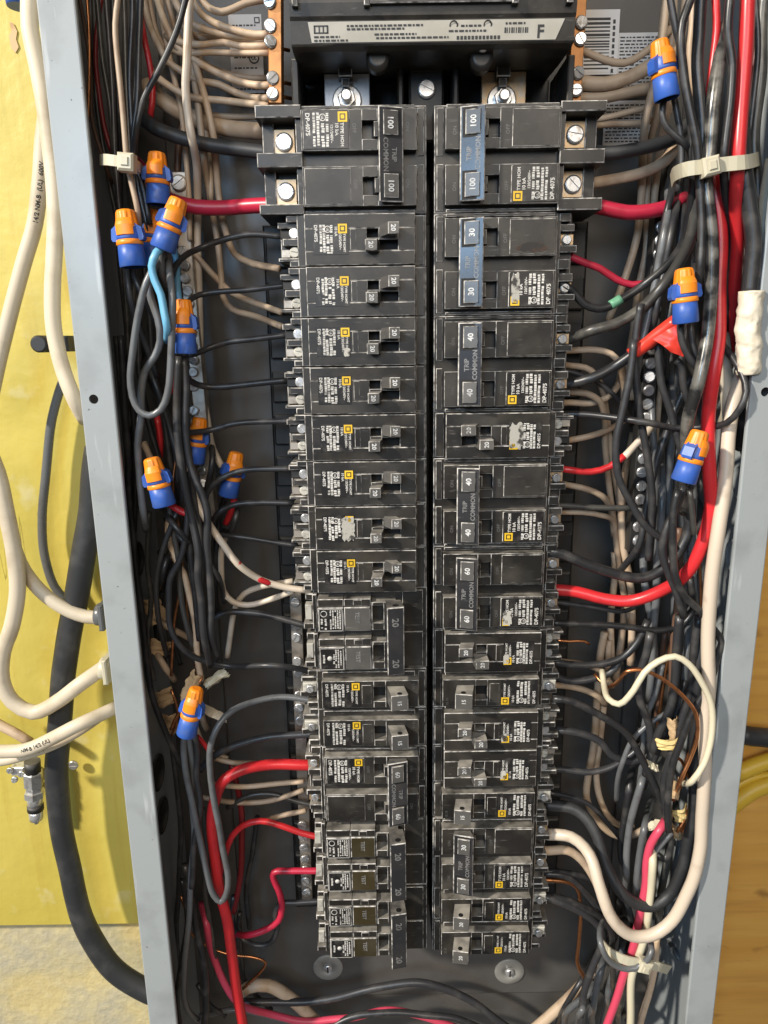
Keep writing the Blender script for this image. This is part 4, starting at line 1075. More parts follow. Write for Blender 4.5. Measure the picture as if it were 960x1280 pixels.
# tan wires upper right
for lab, wd, Y, s in (
 ('thin tan wire sagging from the right copper bar over the barcode', 9, 46, '716,62 730,65 755,75 780,79 800,70 820,54 838,36'),
 ('thick tan wire from the third screw of the right copper bar', 17, 46, '708,102 729,103 755,104 790,95 815,82 846,66'),
 ('thick tan wire from the lowest screw of the right copper bar', 14, 48, '708,122 729,122 755,121 790,114 815,108 842,98'),
 ('tan wire over the lower sticker, upper of two', 7.5, 56, '744,149 765,146 790,140 812,134 828,120'),
 ('tan wire over the lower sticker, lower of two', 7.5, 54, '744,156 765,154 800,153 820,148 838,138'),
 ('thick tan wire below the black cable of the right 100 breaker', 14, 50, '735,230 752,227 780,222 810,214 832,202 845,184'),
 ('tan wire dropping along the back from the top right, first', 10, 40, '835,-12 833,0 828,40 816,110 808,150 803,200,58 800,260,64 795,300,64 782,345,64 772,372,64 760,400,66'),
 ('tan wire dropping along the back from the top right, second', 9, 50, '843,-10 840,40 832,100 822,140 813,180,60 811,220,66 808,260,66 808,310,66 797,370,66 790,420,66 782,470,68'),
 ('tan wire dropping along the back from the top right, third', 9, 52, '858,-10 855,20 845,100 832,150 825,190,62 818,240,68 814,290,68 802,360,68 794,420,68 790,500,70'),
 ('tan wire arching from the right 40 breaker, topmost', 8, 48, '700,439,40 716,438 744,437 763,442 774,455 780,487,58 778,520,64'),
 ('tan wire arching behind the red taped wire', 8, 50, '698,456,40 713,458 731,460 744,469 752,487 757,510,58 764,560,62 772,620,64 782,700,66'),
 ('tan wire arching above the scraped tandem, right', 8, 46, '696,488,40 713,489 733,491 748,500 755,522,54 756,549,60 760,600,62 767,654,62 772,695,62 779,741,62 788,773,62 790,825,62'),
 ('tan wire curving up from the scraped tandem, right', 8, 50, '696,505,40 713,504 739,504 758,497 772,482,58 776,460,64'),
 ('straight tan wire from the scraped right tandem', 8, 48, '692,552,40 712,550 739,544 769,533,56 784,522,62'),
 ('tan wire bending down from the second right 40 breaker', 8, 48, '690,603,40 707,605 734,611 752,619 764,636,58 768,670,64'),
 ('tan wire under the red and white wire', 7, 50, '700,640 730,640 752,644 766,652,60 770,690,66'),
 ('tan wire falling past the red cable, left one', 8.5, 64, '768,690 769,714 764,776 764,825'),
 ('tan wire falling past the red cable, middle one', 9, 60, '775,590 777,668 786,722 791,776 788,830'),
 ('tan wire falling past the red cable, right one', 9, 68, '790,540 780,600 778,660 784,730 776,800 770,850'),
 ('tan wire dropping along the inner back of the right side', 9, 58, '756,790 751,814 748,868 743,922 736,970 735,1003 748,1027 772,1044 797,1043 813,1034'),
 ('second tan wire dropping along the inner back, right', 8, 62, '762,800 756,868 750,922 746,972 750,1000 762,1022 776,1032 792,1030'),
 ('tan wire joining the copper loop at right', 8, 52, '688,856,42 705,857 725,861 746,870 756,880,60'),
 ('faint tan wire from the right column beside the copper stub', 7, 52, '690,826,42 710,828 735,832 752,840 766,858')):
    W(lab, 'tan', wd, Y, s)
# black and mixed wires on the right
W('thin black wire swinging out to the right lip and back', 'black', 8.5, 20, '690,519,40 720,519,36 758,522,28 812,528,16 842,535 874,535,14 907,529,2 924,510,-3 932,489,-3 928,470,0 917,449,6 901,424,16 892,380,24')
W('red and white wire from the second right 40 breaker', 'red', 8.5, 36, '692,585,40 708,586 739,589 763,583 781,570,34')
W('pale end of the red and white wire', 'white', 9, 38, '780,571,34.5 792,558 803,546 815,534,46')
for lab, s, Y, wd in (
 ('black wire crossing the screw bar from upper left', '800,380 797,400 793,449 798,495 804,535 809,576 815,622 812,700', 24, 9.5),
 ('black wire hanging from the red tape flag', '823,425 824,450 827,478 836,508 842,535 850,562 856,600', 22, 9),
 ('black wire bowing left beside the tan wires', '792,425 790,449 785,481 777,516 769,552 770,586 776,606 788,627 807,657 828,675', 20, 9.5),
 ('black wire leaning across the right tangle', '846,450 852,456 855,487 863,510 872,540', 26, 9),
 ('black wire slanting down left behind the stranded cable', '862,470 846,505 834,538 823,568 817,592 806,640 798,680 782,704,44 768,724,70 764,734,86', 32, 8.5),
 ('greenish black wire running level to the screw bar', '690,632 707,632 748,634 790,635', 42, 7.5),
 ('thick black wire bending from the 60 breaker', '688,688 704,692 734,706 775,719 805,722 832,708 848,689 859,665 861,641 854,612', 30, 13),
 ('black wire curling under the bright red cable', '690,779 707,779 748,780 788,784 821,788 848,783 864,768 866,750 862,720', 34, 8),
 ('black wire from the lower right connector to the copper area', '849,612 842,640 841,672 844,720 856,744 875,762 894,787 904,802 899,816 887,854 870,884 849,930 841,952 835,1000 836,1040', 2, 9.5),
 ('black wire looping beside the bright red cable', '856,606 846,636 832,664 827,692 834,716 846,742 856,770', 6, 10),
 ('thin black wire curving to the right tandem below the 60', '810,775 797,803 778,822 751,830 719,831 690,827', 36, 9),
 ('short black wire from the right 15 breaker', '684,838 690,842 705,849 730,850 762,841 776,826', 40, 9),
 ('long black wire swooping from the dusty tandems to the bottom tangle', '690,874 711,876 751,895 784,919 805,954 822,990 832,1020 838,1055 832,1075 819,1067', 20, 9),
 ('black wire sagging from the lower dusty tandem', '694,913 719,916 749,927 765,944 789,952 808,944 826,928', 34, 9.5),
 ('black wire rising from the dusty tandem to the sheaths', '684,962 702,962 738,965 770,957 797,938 812,920', 38, 8),
 ('black wire beside the white cable ends, right', '676,1089 690,1089 707,1091 738,1100 760,1118', 44, 7.5),
 ('black wire fanning down from the right column', '676,1092,44 698,1093 714,1099 724,1108 744,1131 766,1153 784,1172', 42, 7.5),
 ('black wire from the lowest right breakers, upper', '672,1119 690,1121 707,1125 735,1138 757,1152 764,1168 760,1190', 36, 9),
 ('black wire from the lowest right breakers, lower', '676,1120 697,1126 729,1142 748,1158 753,1178 742,1204 732,1231 724,1290', 34, 9),
 ('black wire among the sheathed ends, first from the left', '814,790 808,820 800,845 801,880 811,908 812,945 806,970', 26, 10),
 ('black wire among the sheathed ends, second from the left', '850,770 847,800 843,854 836,890 822,919 815,940', 22, 11),
 ('black wire among the sheathed ends, third from the left', '876,770 870,800 865,854 854,897 841,935 832,976 835,1025', 16, 11)):
    W(lab, 'black_old' if 'greenish' in lab else 'black', wd, Y, s)
for i, (s, Y, wd) in enumerate((('838,440 840,520 836,600 838,680 842,760 838,840', 46, 9), ('826,540 828,620 822,700 818,780 812,860 806,930', 44, 9.5), ('850,520 848,600 852,660 858,720 850,800 848,880', 40, 9), ('860,560 866,640 864,700 868,780 862,860 850,930', 38, 10), ('872,620 878,690 872,760 874,840 868,900', 44, 10),
   ('806,640 806,720 816,790 820,860 812,920', 50, 9), ('820,430 815,520 822,600 816,680', 48, 8.5), ('838,210 832,280 822,340 812,390 800,440 792,500', 30, 9), ('850,210 842,280 830,340 818,400 812,470', 28, 9), ('858,215 852,280 846,340 834,420 830,500', 32, 9.5),
   ('842,200 838,250 826,300 816,360 806,420 796,470', 36, 8.5), ('862,220 866,300 860,380 852,440 842,520', 40, 9), ('866,720 860,800 856,860 846,900', 28, 9), ('798,930 788,980 782,1020 776,1060 779,1094 774,1140', 40, 9), ('822,946 803,975 792,1010 785,1047 782,1094 788,1150', 32, 9),
   ('815,1000 806,1034 801,1062 795,1119 800,1160', 26, 9), ('834,1040 812,1074 803,1106 800,1130', 22, 9), ('846,990 838,1060 828,1110 822,1160 810,1210', 40, 9), ('858,1000 850,1060 838,1120 830,1170', 48, 9), ('780,1150 776,1190 764,1230 752,1290', 38, 9), ('764,1175 752,1210 744,1250 738,1290', 44, 9),
   ('790,1160 784,1200 776,1250 770,1290', 30, 8), ('772,1160 764,1190 766,1220 762,1246', 26, 8), ('832,1168 846,1194 860,1217 848,1250 834,1290', 50, 7.5), ('776,1250 784,1276 796,1292', 30, 8), ('800,1120 812,1150 824,1172', 34, 9), ('742,1240 728,1262 718,1290', 30, 8), ('748,1190 726,1225 704,1262 694,1290', 56, 7), ('752,1195 738,1240 712,1262 704,1290', 48, 8))):
    W(['upright dark wire under the red tape flag', 'dark wire passing just right of the lower screw bar', 'dark wire upright behind the thin wire that swings to the lip', 'dark wire dropping behind the tilted right connector', 'dark wire between the bright red cable and the white cable', 'dark wire continuing down below the end of the screw bar', 'dark wire along the right edge of the screw bar', 'leftmost dark wire fanning down from the right nylon tie', 'second dark wire fanning down from the right nylon tie', 'third dark wire fanning down from the right nylon tie', 'dark wire hidden behind the fan below the right nylon tie', 'dark wire behind the standing right connector', 'dark wire under the end of the bright red bow', 'leftmost dark wire hanging left of the pink red wire', 'second dark wire hanging left of the pink red wire', 'dark wire hugging the top of the pink red wire', 'short dark wire crossing the pink red wire', 'dark wire right of the cream wire at lower right', 'dark wire behind the big black bend, lower right', 'dark wire spilling to the bottom edge beside the pink red wire', 'dark wire leaving the lower right tie for the bottom edge', 'dark wire inside the grey ring going to the bottom', 'short kinked dark wire below the grey ring', 'loose dark wire near the lower right lip', 'short dark hook at the very bottom right', 'short dark wire seen through the big white bend', 'short dark wire beside the pale cable at the bottom', 'long dark wire fanning left over the pale bottom cable', 'lower dark wire fanning over the pale bottom cable'][i], random.choice(('black', 'black_old', 'grey', 'grey')), wd, Y, s, group='dark wires of the right tangle', deep=True)
for i, (s, Y, wd) in enumerate((('848,660 850,720 842,800 840,870', 34, 8), ('832,790 826,840 820,900', 50, 7))):
    W(('brown wire upright beside the bright red bow', 'brown wire upright behind the cream arch')[i], 'brown', wd, Y, s, group='brown wires of the right tangle')
W('thick white cable making the big bend at lower right', 'white', 15.5, 0, '934,430,26 926,470,16 914,530,8 906,600,4 897,681 888,752 884,820 884,881 881,962 877,1020 874,1062 863,1110 841,1150 816,1168 791,1169 766,1147 750,1106,6 738,1069,16 716,1047,30 680,1043,38', name='cable', cat='cable', group='thick cables')
W('second white cable end tucked under the big bend', 'tan', 11, 40, '672,1062 685,1062 710,1062 729,1075 744,1100 752,1124,44', name='cable', cat='cable', group='thick cables')
W('thick black cable making the big bend at lower right', 'rubber', 14.5, 14, '876,780,20 873,850 870,908 869,962 868,1000 863,1040 853,1087 835,1122 810,1133 779,1119 760,1087,20 744,1037,30 722,1012,36 680,1005,40', name='cable', cat='cable', group='thick cables')
W('white wrapped cable piece behind the red cable, right', 'jacket', 17, 18, '903,420,24 905,440 907,480 909,512 905,530,26', name='cable', cat='cable', group='thick cables')
W('cream wire making an arch over the copper loop', 'cream', 8.2, -7, '752,838,30 754,854,22 760,874,4 773,880,-2 792,862 805,841 822,827 843,820 860,829 876,851 889,879 890,914 880,954 866,975 852,980,14')
W('bare copper loop beside the cream arch', 'copper', 5, -4, '742,842,40 755,857,34 768,856,16 776,848,4 783,840 797,837 814,841 832,851 854,870 870,892 871,922 861,952 850,976 844,994,20')
W('bare copper wire under the copper loop', 'copper', 4.5, 18, '872,905 862,940 857,960 864,978 865,1000 857,1024 846,1040')
W('thin copper wire upright behind the right tangle', 'copper', 4, 46, '846,760 836,820 826,880 818,940')
W('thin copper wire close to the white cable, right', 'copper', 3.5, 20, '874,700 876,760 872,820 868,880')
W('bent bare copper wire against the back, lower right', 'copper', 5, 50, '674,1099 690,1100 707,1102 721,1109 726,1128 724,1175 722,1204 731,1224')
W('short copper stub from a right breaker', 'copper', 3.5, 44, '690,800 712,802 730,802 736,806')
W('short dark stub below the tilted right connector', 'black_old', 7, -2, '862,612 864,640 867,668')
W('pink red wire running down through the lower right tie', 'pink', 10, 16, '836,1020,30 826,1032 813,1053 808,1078 808,1103 801,1141 794,1178 782,1212 769,1250 754,1295')
W('cream wire running down through the lower right tie', 'cream', 9.5, 14, '818,1050,30 816,1075 813,1112 807,1162 800,1188 791,1219 788,1292')
W('tan flat wire at the lower right tie', 'tan', 8, 38, '822,1170 819,1203 810,1244 798,1292')
W('pale cable leaving at the bottom, right of the washer', 'tan', 13, 64, '752,1200 735,1222 716,1243 690,1266 660,1292', name='cable', cat='cable', group='thick cables')
W('grey wire ring around the lower right bundle', 'grey', 7.5, 4, '756,1150,26 750,1166,12 751,1182 763,1203 785,1212 804,1206 815,1188 812,1172,14 806,1160,30')

for lab, mt, wd, Y, s in (
 ('tan wire stub leaving the upper torn sheath at the left wall', 'tan', 8, 46, '186,760,60 200,776 215,786 238,800,56'),
 ('tan wire stub leaving the lower torn sheath at the left wall', 'tan', 8, 50, '188,806,62 200,822 208,836 218,850,66'),
 ('tan wire stub below the lowest left connector sheath', 'tan', 7.5, 44, '246,868 250,884 254,900 258,912,60'),
 ('bare copper wire bent out of the split sheath, left', 'copper', 4, 34, '252,846 242,866 228,884 218,900 214,912'),
 ('short bare copper wire beside the shaded paper scraps', 'copper', 3.5, 46, '214,862 222,888 219,908 214,920'),
 ('thin black wire parallel to the left wall near the sheaths', 'black', 6, 50, '160,640 165,673 170,722 174,763 180,810 188,850'),
 ('slim black wire behind the beige drop, left', 'black', 6.5, 48, '222,660 214,700 208,740 214,790 226,830,60'),
 ('slim grey wire close behind the hanging pair, left', 'grey', 6.5, 34, '240,610 236,660 240,720 248,770 254,815,50'),
 ('pale wire low beside the short red wire, left', 'tan', 6, 54, '244,905 252,925 266,940 284,948'),
 ('slim black wire dropping past the knockouts, lower left', 'black', 6.5, 58, '214,930 222,980 226,1040 224,1100 220,1160 224,1220'),
 ('dim brown wire bowing along the lower left wall', 'brown', 4, 60, '196,1040 206,1080 208,1120 202,1160'),
 ('second bare copper strand at the cream arch end', 'copper', 4.5, 16, '868,930 858,962 850,985 842,1000,22'),
 ('bare copper strand reaching the lower yellow sheath', 'copper', 4.5, 20, '866,985 868,1005 860,1026 848,1044,28'),
 ('copper strand curling below the upper yellow sheath', 'copper', 4, 22, '834,932 842,944 852,950 858,962'),
 ('slim black wire from the lower dusty tandem, right', 'black', 6, 44, '682,990 704,994 734,1004 760,1030 784,1060,50'),
 ('slim grey wire crossing the tan pair, right', 'grey', 6.5, 30, '836,890 812,905 790,925 776,960 770,1000,50'),
 ('slim grey wire behind the cream arch, right', 'grey', 7, 34, '828,830 818,870 806,900 802,950 796,1000,50'),
 ('dark wire twisting through the upright paper sheath, right', 'black', 8, 24, '856,850 846,890 832,915 818,950 806,985,40'),
 ('slim grey wire hooked beside the pink red wire', 'grey', 7, 18, '840,1040 826,1056 812,1074 806,1100 800,1130,34'),
 ('thin tan wire behind the screw bar, right', 'tan', 7, 66, '840,420 826,480 818,560 808,640 806,700'),
 ('thin red wire glimpsed left of the white cable, right', 'darkred', 5, 40, '850,690 852,740 846,800 838,850'),
 ('slim black wire along the right wall', 'black', 7, 50, '890,600 882,680 876,760 874,840 868,920'),
 ('slim grey wire looping at the lower right wall', 'grey', 6.5, 56, '858,1090 862,1140 852,1180 846,1230 838,1290'),
 ('thin black wire under the tan arches, right', 'black', 6, 46, '690,462 716,466 748,478 774,500 790,530,60'),
 ('thin black wire between the 60 breaker and the bow', 'black', 6, 44, '690,752 716,756 748,760 776,764 800,756,56')):
    W(lab, mt, wd, Y, s)

for lab, mt, wd, Y, s in (
 ('slim cream wire arching from the top behind the left copper bar wires', 'tan', 7, 60, '206,-10 214,20 222,44 236,66 256,80 284,92 312,98 334,98'),
 ('slim cream wire dropping steeply left of the long white wire', 'tan', 7, 56, '198,-10 206,40 216,90 226,140 232,190 236,240 238,300'),
 ('slim cream wire dropping steeply right of the long white wire', 'tan', 7, 60, '252,30 250,80 256,140 262,200 264,250'),
 ('slim cream wire crossing low above the thick aged cable', 'tan', 7, 58, '190,100 206,122 226,136 252,142 284,146 326,146'),
 ('black strand running beside the hanging pair, left', 'black', 7, 24, '236,560 242,620 250,660 252,710 248,750 254,800,40'),
 ('black strand bowing left of the hanging pair, low', 'black', 7, 30, '222,640 206,680 196,720 198,770 208,820,50'),
 ('dusty black strand falling past the red wire, left', 'black_old', 7, 34, '210,600 214,650 222,700 226,750 238,800 246,830,50'),
 ('black strand crossing to the beige wire, left', 'black', 6.5, 28, '252,610 248,650 256,690 274,720 280,752,50'),
 ('dusty black strand upright near the torn sheaths', 'black_old', 6.5, 46, '186,640 184,700 188,750 184,800 192,850'),
 ('thin black strand hanging to the bottom left corner', 'black', 6, 46, '228,1100 234,1150 226,1200 222,1250 226,1292'),
 ('dusty black strand beside the thick red cable, low', 'black_old', 6.5, 50, '252,1010 258,1060 256,1110 264,1160 270,1220'),
 ('dusty black strand along the left wall, high', 'black_old', 6.5, 50, '144,420 150,480 156,540 158,600 164,650'),
 ('bare copper strand through the left tangle middle', 'copper', 3, 38, '222,560 216,610 224,660 230,690')):
    W(lab, mt, wd, Y, s)
# connector leads
W('black lead from the top right connector, left strand', 'black', 8, 6, '831,118 828,142 833,158 845,171 858,182 864,196,14')
W('black lead from the top right connector, right strand', 'black', 8, 8, '842,116 846,142 850,165 852,205 848,240')
W('grey lead from the right standing connector, left strand', 'black', 8.5, 4, '850,400 851,425 859,445 869,458 880,466,12')
W('grey lead from the right standing connector, right strand', 'black', 8.5, 8, '862,400 865,428 871,452 878,470,14')
# --- outside: cables on the yellow wall
for lab, mt, wd, Y, s in (
 ('white flat cable hugging the left lip of the box', 'jacket', 20, 40, '38,-15 38,0 38,35 46,80 55,130 63,180 68,230 68,280 65,330 64,354 67,410 79,466 93,500 108,524,50'),
 ('white printed cable slanting off to the left', 'jacket', 19, 62, '58,130 52,175 50,220 42,280 28,330 15,380 2,440 -12,500'),
 ('thin grey cable wavering down the yellow wall', 'grey', 11, 86, '80,476 74,492 66,520 60,560 54,615 53,650 58,700 68,733 84,753'),
 ('white cable in a wide U on the yellow wall', 'jacket', 19, 56, '-14,560 -2,590 8,640 18,690 22,738 14,785 3,815 2,850 15,878 40,891 68,878 103,853 140,828,70'),
 ('white cable curving into the box connector, left', 'jacket', 17, 66, '8,640 20,690 30,714 50,738 80,759 108,770 136,772'),
 ('white printed cable rising to the lower box connector', 'jacket', 17, 44, '-14,938 0,940 30,938 60,925 100,904 146,884,60'),
 ('white cable just under the printed one', 'jacket', 12, 58, '-14,952 10,950 50,938 90,920 118,902 146,880,70'),
 ('short tan cable end entering at the left edge', 'tan', 12, 74, '-14,898 5,908 22,917 38,928'),
 ('thick black rubber cable hanging down beside the panel', 'rubber', 28, 72, '122,560 115,620 108,680 98,740 86,800 78,860 73,920 70,965 74,1015 82,1062 94,1118 112,1168 142,1212 176,1236 210,1250'),
):
    C_ = W(lab, mt, wd, Y, s, name='cable', cat='cable', group='cables on the yellow wall', n=14)
    if 'printed' in lab:
        o, C, r = C_
        txt = '14/2 NM-B  (UL)  600V  ' if 'slanting' in lab else 'NM-B 14/2 (UL)'
        V, Fc, wd_ = glyphs(txt); sz = r * .78
        L = [0.0]
        for a, b in zip(C, C[1:]): L.append(L[-1] + (b - a).length)
        def on(s_, off):
            s_ = max(0, min(L[-1] - .01, s_)); i = max(k for k in range(len(L) - 1) if L[k] <= s_)
            t = (s_ - L[i]) / (L[i + 1] - L[i]); p = C[i].lerp(C[i + 1], t); d = (C[i + 1] - C[i]).normalized()
            v = (Vector((CX, -CD, CZ)) - p).normalized(); sd = v.cross(d).normalized(); nv = d.cross(sd).normalized()
            if nv.dot(v) < 0: nv = -nv
            a = off / r; return p + (sd * math.sin(a) + nv * math.cos(a)) * (r + .12)
        tm = MB(); s0 = L[-1] * .18 if 'slanting' in lab else L[-1] * .25
        flip = 'slanting' in lab
        tm.add([on(s0 + (wd_ * sz - a * sz if flip else a * sz), ((b - .35) * sz) * (-1 if flip else 1)) for a, b in V], Fc, 0)
        t_ = tm.build('lettering', M['ink'], o); t_.location = -C[0] * MM
# right outside
W('black cable at the right edge against the plywood', 'rubber', 24, 82, '925,918 940,922 960,924 985,930', name='cable', cat='cable', group='cables right of the panel')
W('yellow cable at the right edge, upper', 'yellowcable', 20, 86, '918,968 940,958 965,950 990,948', name='cable', cat='cable', group='cables right of the panel')
W('yellow cable at the right edge, lower', 'yellowcable', 22, 88, '900,1018 922,1000 945,985 975,976 995,974', name='cable', cat='cable', group='cables right of the panel')
W('pale cable between the yellow ones at the right edge', 'yellowcable', 10, 90, '915,985 940,972 965,968 990,966', name='cable', cat='cable', group='cables right of the panel')

# ------------------------------------------------------------------ twist connectors
def connector(label, top, bot, Y, scale=1.0, yaw=0, Yb=None):
    a = at(*top, Y); b = at(*bot, Y if Yb is None else Yb); ax = (a - b); L = ax.length; ax.normalize()
    t = thing('wire_connector', label, 'wire connector', b, 'orange and blue twist-on wire connectors')
    z = Vector(ax); y = (Vector((0, 1, 0)) - z * z.y).normalized(); x = y.cross(z)
    Mx = Matrix((x, y, z)).transposed()
    t.rotation_euler = (Mx @ Matrix.Rotation(yaw, 3, 'Z')).to_euler()
    k = L / 30.0; r = 6.0 * scale
    mb = MB()
    mb.lathe([(r * .96, 0), (r * 1.04, .6), (r * 1.0, 6 * k), (r * .95, 11.5 * k), (r * .8, 12 * k)], axis=(0, 0, 1), n=26, cap=False)
    mb.lathe([(r * .85, .6), (r * .8, 8)], axis=(0, 0, 1), n=20, mi=1, cap=False)
    part(mb, 'skirt', [M['nut_blue'], M['hole']], t)
    mb = MB(); mb.lathe([(r * .97, 11.4 * k), (r * 1.03, 11.8 * k), (r * 1.0, 14 * k), (r * .92, 14.3 * k)], axis=(0, 0, 1), n=26, cap=False)
    part(mb, 'band', M['nut_orange'], t)
    mb = MB()
    mb.lathe([(r * .95, 14 * k), (r * .97, 15.5 * k), (r * .88, 20.5 * k), (r * .70, 22 * k)], axis=(0, 0, 1), n=26)
    for sx in (-1, 1):   # wings
        prof = [(sx * r * .7, 13.2 * k), (sx * r * 1.18, 13.6 * k), (sx * r * 1.26, 15 * k), (sx * r * 1.16, 20 * k), (sx * r * .7, 22.4 * k)]
        n = len(prof); wv = [(p, -r * .42, q) for p, q in prof] + [(p, r * .42, q) for p, q in prof]
        f = [tuple(range(n)), tuple(range(2 * n - 1, n - 1, -1))] + [(i, n + i, n + (i + 1) % n, (i + 1) % n) for i in range(n)]
        if sx < 0: f = [q[::-1] for q in f]
        mb.add(wv, f)
    part(mb, 'collar', M['nut_blue'], t)
    mb = MB()
    mb.lathe([(r * .86, 15 * k), (r * .84, 21 * k), (r * .78, 24 * k), (r * .70, 28.4 * k), (r * .64, 29.5 * k), (r * .42, 30 * k)], axis=(0, 0, 1), n=48, mod=lambda a, j: 1 + (.05 if 0 < j < 4 else 0) * (1 if math.cos(a * 12) > 0 else -1))
    na = 10; V = []; prof = [(1.0, 16.2), (1.07, 16.4), (1.07, 21.6), (.98, 23.2), (.80, 25.2)]
    for q, h in prof:
        for i in range(na + 1):
            a = R(-90 + (i / na - .5) * 78); V.append((math.cos(a) * r * q, math.sin(a) * r * q, h * k))
    m_ = len(V)
    for q, h in prof:
        for i in range(na + 1):
            a = R(-90 + (i / na - .5) * 78); V.append((math.cos(a) * r * .6, math.sin(a) * r * .6, h * k))
    F = []
    for j in range(len(prof) - 1):
        for i in range(na):
            a = j * (na + 1) + i; F.append((a, a + 1, a + na + 2, a + na + 1))
        for i in (0, na):
            a = j * (na + 1) + i; F.append((a, a + na + 1, m_ + a + na + 1, m_ + a) if i == 0 else (m_ + a, m_ + a + na + 1, a + na + 1, a))
    for i in range(na): F.append((m_ + i, m_ + i + 1, i + 1, i))
    mb.add(V, F)
    part(mb, 'cap', M['nut_orange'], t)
    return t
connector('orange and blue connector above the thick crimson cable, left', (196, 190), (198, 256), 24, .98)
connector('orange and blue connector standing leftmost against the lip', (156, 262), (167, 334), 6, 1.05)
connector('half hidden orange connector behind two others, upper left', (192, 262), (190, 330), 34, .85)
connector('tilted connector with a light blue wire below', (224, 248), (203, 312), 4, 1.0, .3)
connector('orange and blue connector right of the grey loop', (229, 374), (232, 442), 12, .95)
connector('dim orange and blue connector over the ground bar', (250, 522), (243, 578), 44, .95)
connector('tilted connector in the lower left tangle with red wire', (189, 572), (206, 632), 6, 1.0)
connector('dim connector nearest the left column of breakers', (296, 565), (285, 620), 50, .95, .5)
connector('lowest left connector above the hanging grey wires', (246, 860), (233, 918), 10, .95, -.2)
connector('connector at the top right beside the black bundle', (824, 50), (834, 124), 0, .92, .35)
connector('standing connector over the red tape flag', (855, 335), (857, 404), -4, 1.0)
connector('tilted connector against the bright red cable', (876, 538), (854, 602), -8, 1.02, .8)

# ------------------------------------------------------------------ nylon ties, tapes, sheaths
def tie(label, s, Y, wpx, head, hs=20, rotz=0):
    P = pts_of(s, Y); C = spline(P, 3)
    w_ = wpx * pxmm(head[0], head[1], Y)
    d = (P[-1] - P[0]).normalized(); wd = Vector((0, 1, 0)).cross(d)
    h = at(head[0], head[1], Y - 2)
    t = thing('cable_tie', label, 'cable tie', h, 'nylon cable ties')
    mb = MB(); mb.strap([p - h for p in C], wd, w_, 1.2); part(mb, 'strap', M['nylon'], t)
    mb = MB(); q = hs * pxmm(head[0], head[1], Y) / 2
    mb.box(-q, q, -2.5, 4, -q * 1.05, q * 1.05, 1.0, 0, 0); mb.box(-q * .45, q * .45, -3.2, -2.4, -q * .5, q * .5, .3, 0, 0)
    o = part(mb, 'head', M['nylon'], t); o.rotation_euler = (0, -math.atan2(d.z, d.x), 0)
tie('pale nylon tie around the right wire bundle', '840,226,26 846,216,2 860,211 885,208 910,205 930,203 944,200,4 948,198,24', -8, 17, (888, 208), 21)
tie('pale nylon tie on the upper left wires', '126,200,16 136,200 150,202 162,204 172,208,14 178,214,34', 0, 13, (158, 203), 20)
tie('white nylon tie around the lower right bundle', '752,1180,24 764,1192,10 785,1201 805,1204 822,1208 836,1212,16', 6, 12, (806, 1208), 15)
# red tape on the thick black wire, with its flag
cc = spline(pts_of('788,444,25.5 804,433,23 818,422,19.5 832,411,16.5 847,399,13', 20), 3)
tp = thing('tape_flag', 'red tape wrapped on a black wire with a loose triangular flag', 'tape', cc[0])
mb = MB(); mb.tube([p - cc[0] for p in cc], 3.6, 16, radf=lambda u, a, p: 1 + .04 * math.sin(a * 3 + u * 9)); part(mb, 'wrap', M['redtape'], tp)
mb = MB(); f = [at(816, 424, 13), at(852, 402, 8), at(853, 446, 10), at(836, 440, 12)]
g_ = 9; V = []
for lay in (0, 1):
    for a_ in range(g_ + 1):
        for b_ in range(g_ + 1):
            u, v = a_ / g_, b_ / g_
            p = (f[0].lerp(f[1], u)).lerp(f[3].lerp(f[2], u), v)
            p = p + Vector((0, -3.2 * math.sin(v * 2.4) * (1 - u * .4) + .9 * noise.noise(Vector((u * 3, v * 3, 4))) + lay * .5, 0))
            V.append(p - cc[0])
q = (g_ + 1) ** 2; F = []
for a_ in range(g_):
    for b_ in range(g_):
        k = a_ * (g_ + 1) + b_; F += [(k, k + 1, k + g_ + 2, k + g_ + 1), (q + k + g_ + 1, q + k + g_ + 2, q + k + 1, q + k)]
mb.add(V, F, 0, True); part(mb, 'flap', M['redtape'], tp)
def band(label, s, Y, rmm, mat, cat='tape', wr=0, name='tape_band'):
    C = spline(pts_of(s, Y), .9 if wr else 3); mb = MB(); sd = random.random() * 50
    mb.tube(C, rmm, 40 if wr else 24, radf=(lambda u, a, p: 1 + wr * noise.noise(Vector((math.cos(a) * 1.6, math.sin(a) * 1.6, u * 7 + sd))) + wr * .7 * abs(noise.noise(Vector((math.cos(a) * 3, u * 16 + sd, math.sin(a) * 3)))) + .11 * ((u * 3.3 + a / 6.2832) % 1) - .10 * (u > .97)) if wr else None)
    return tag(mb.build(name, M[mat], origin=C[0]), label, cat)
band('green tape band on the black wire to the 30 breaker', '763,381.5,32 769,378,32 776,373.5,32', 32, 2.55, 'greentape')
band('crumpled white tape wrapped on the thick black cable, upper right', '939,364 937,385 935,410 936,440 935,468', 1, 5.3, 'whitetape', wr=.17)
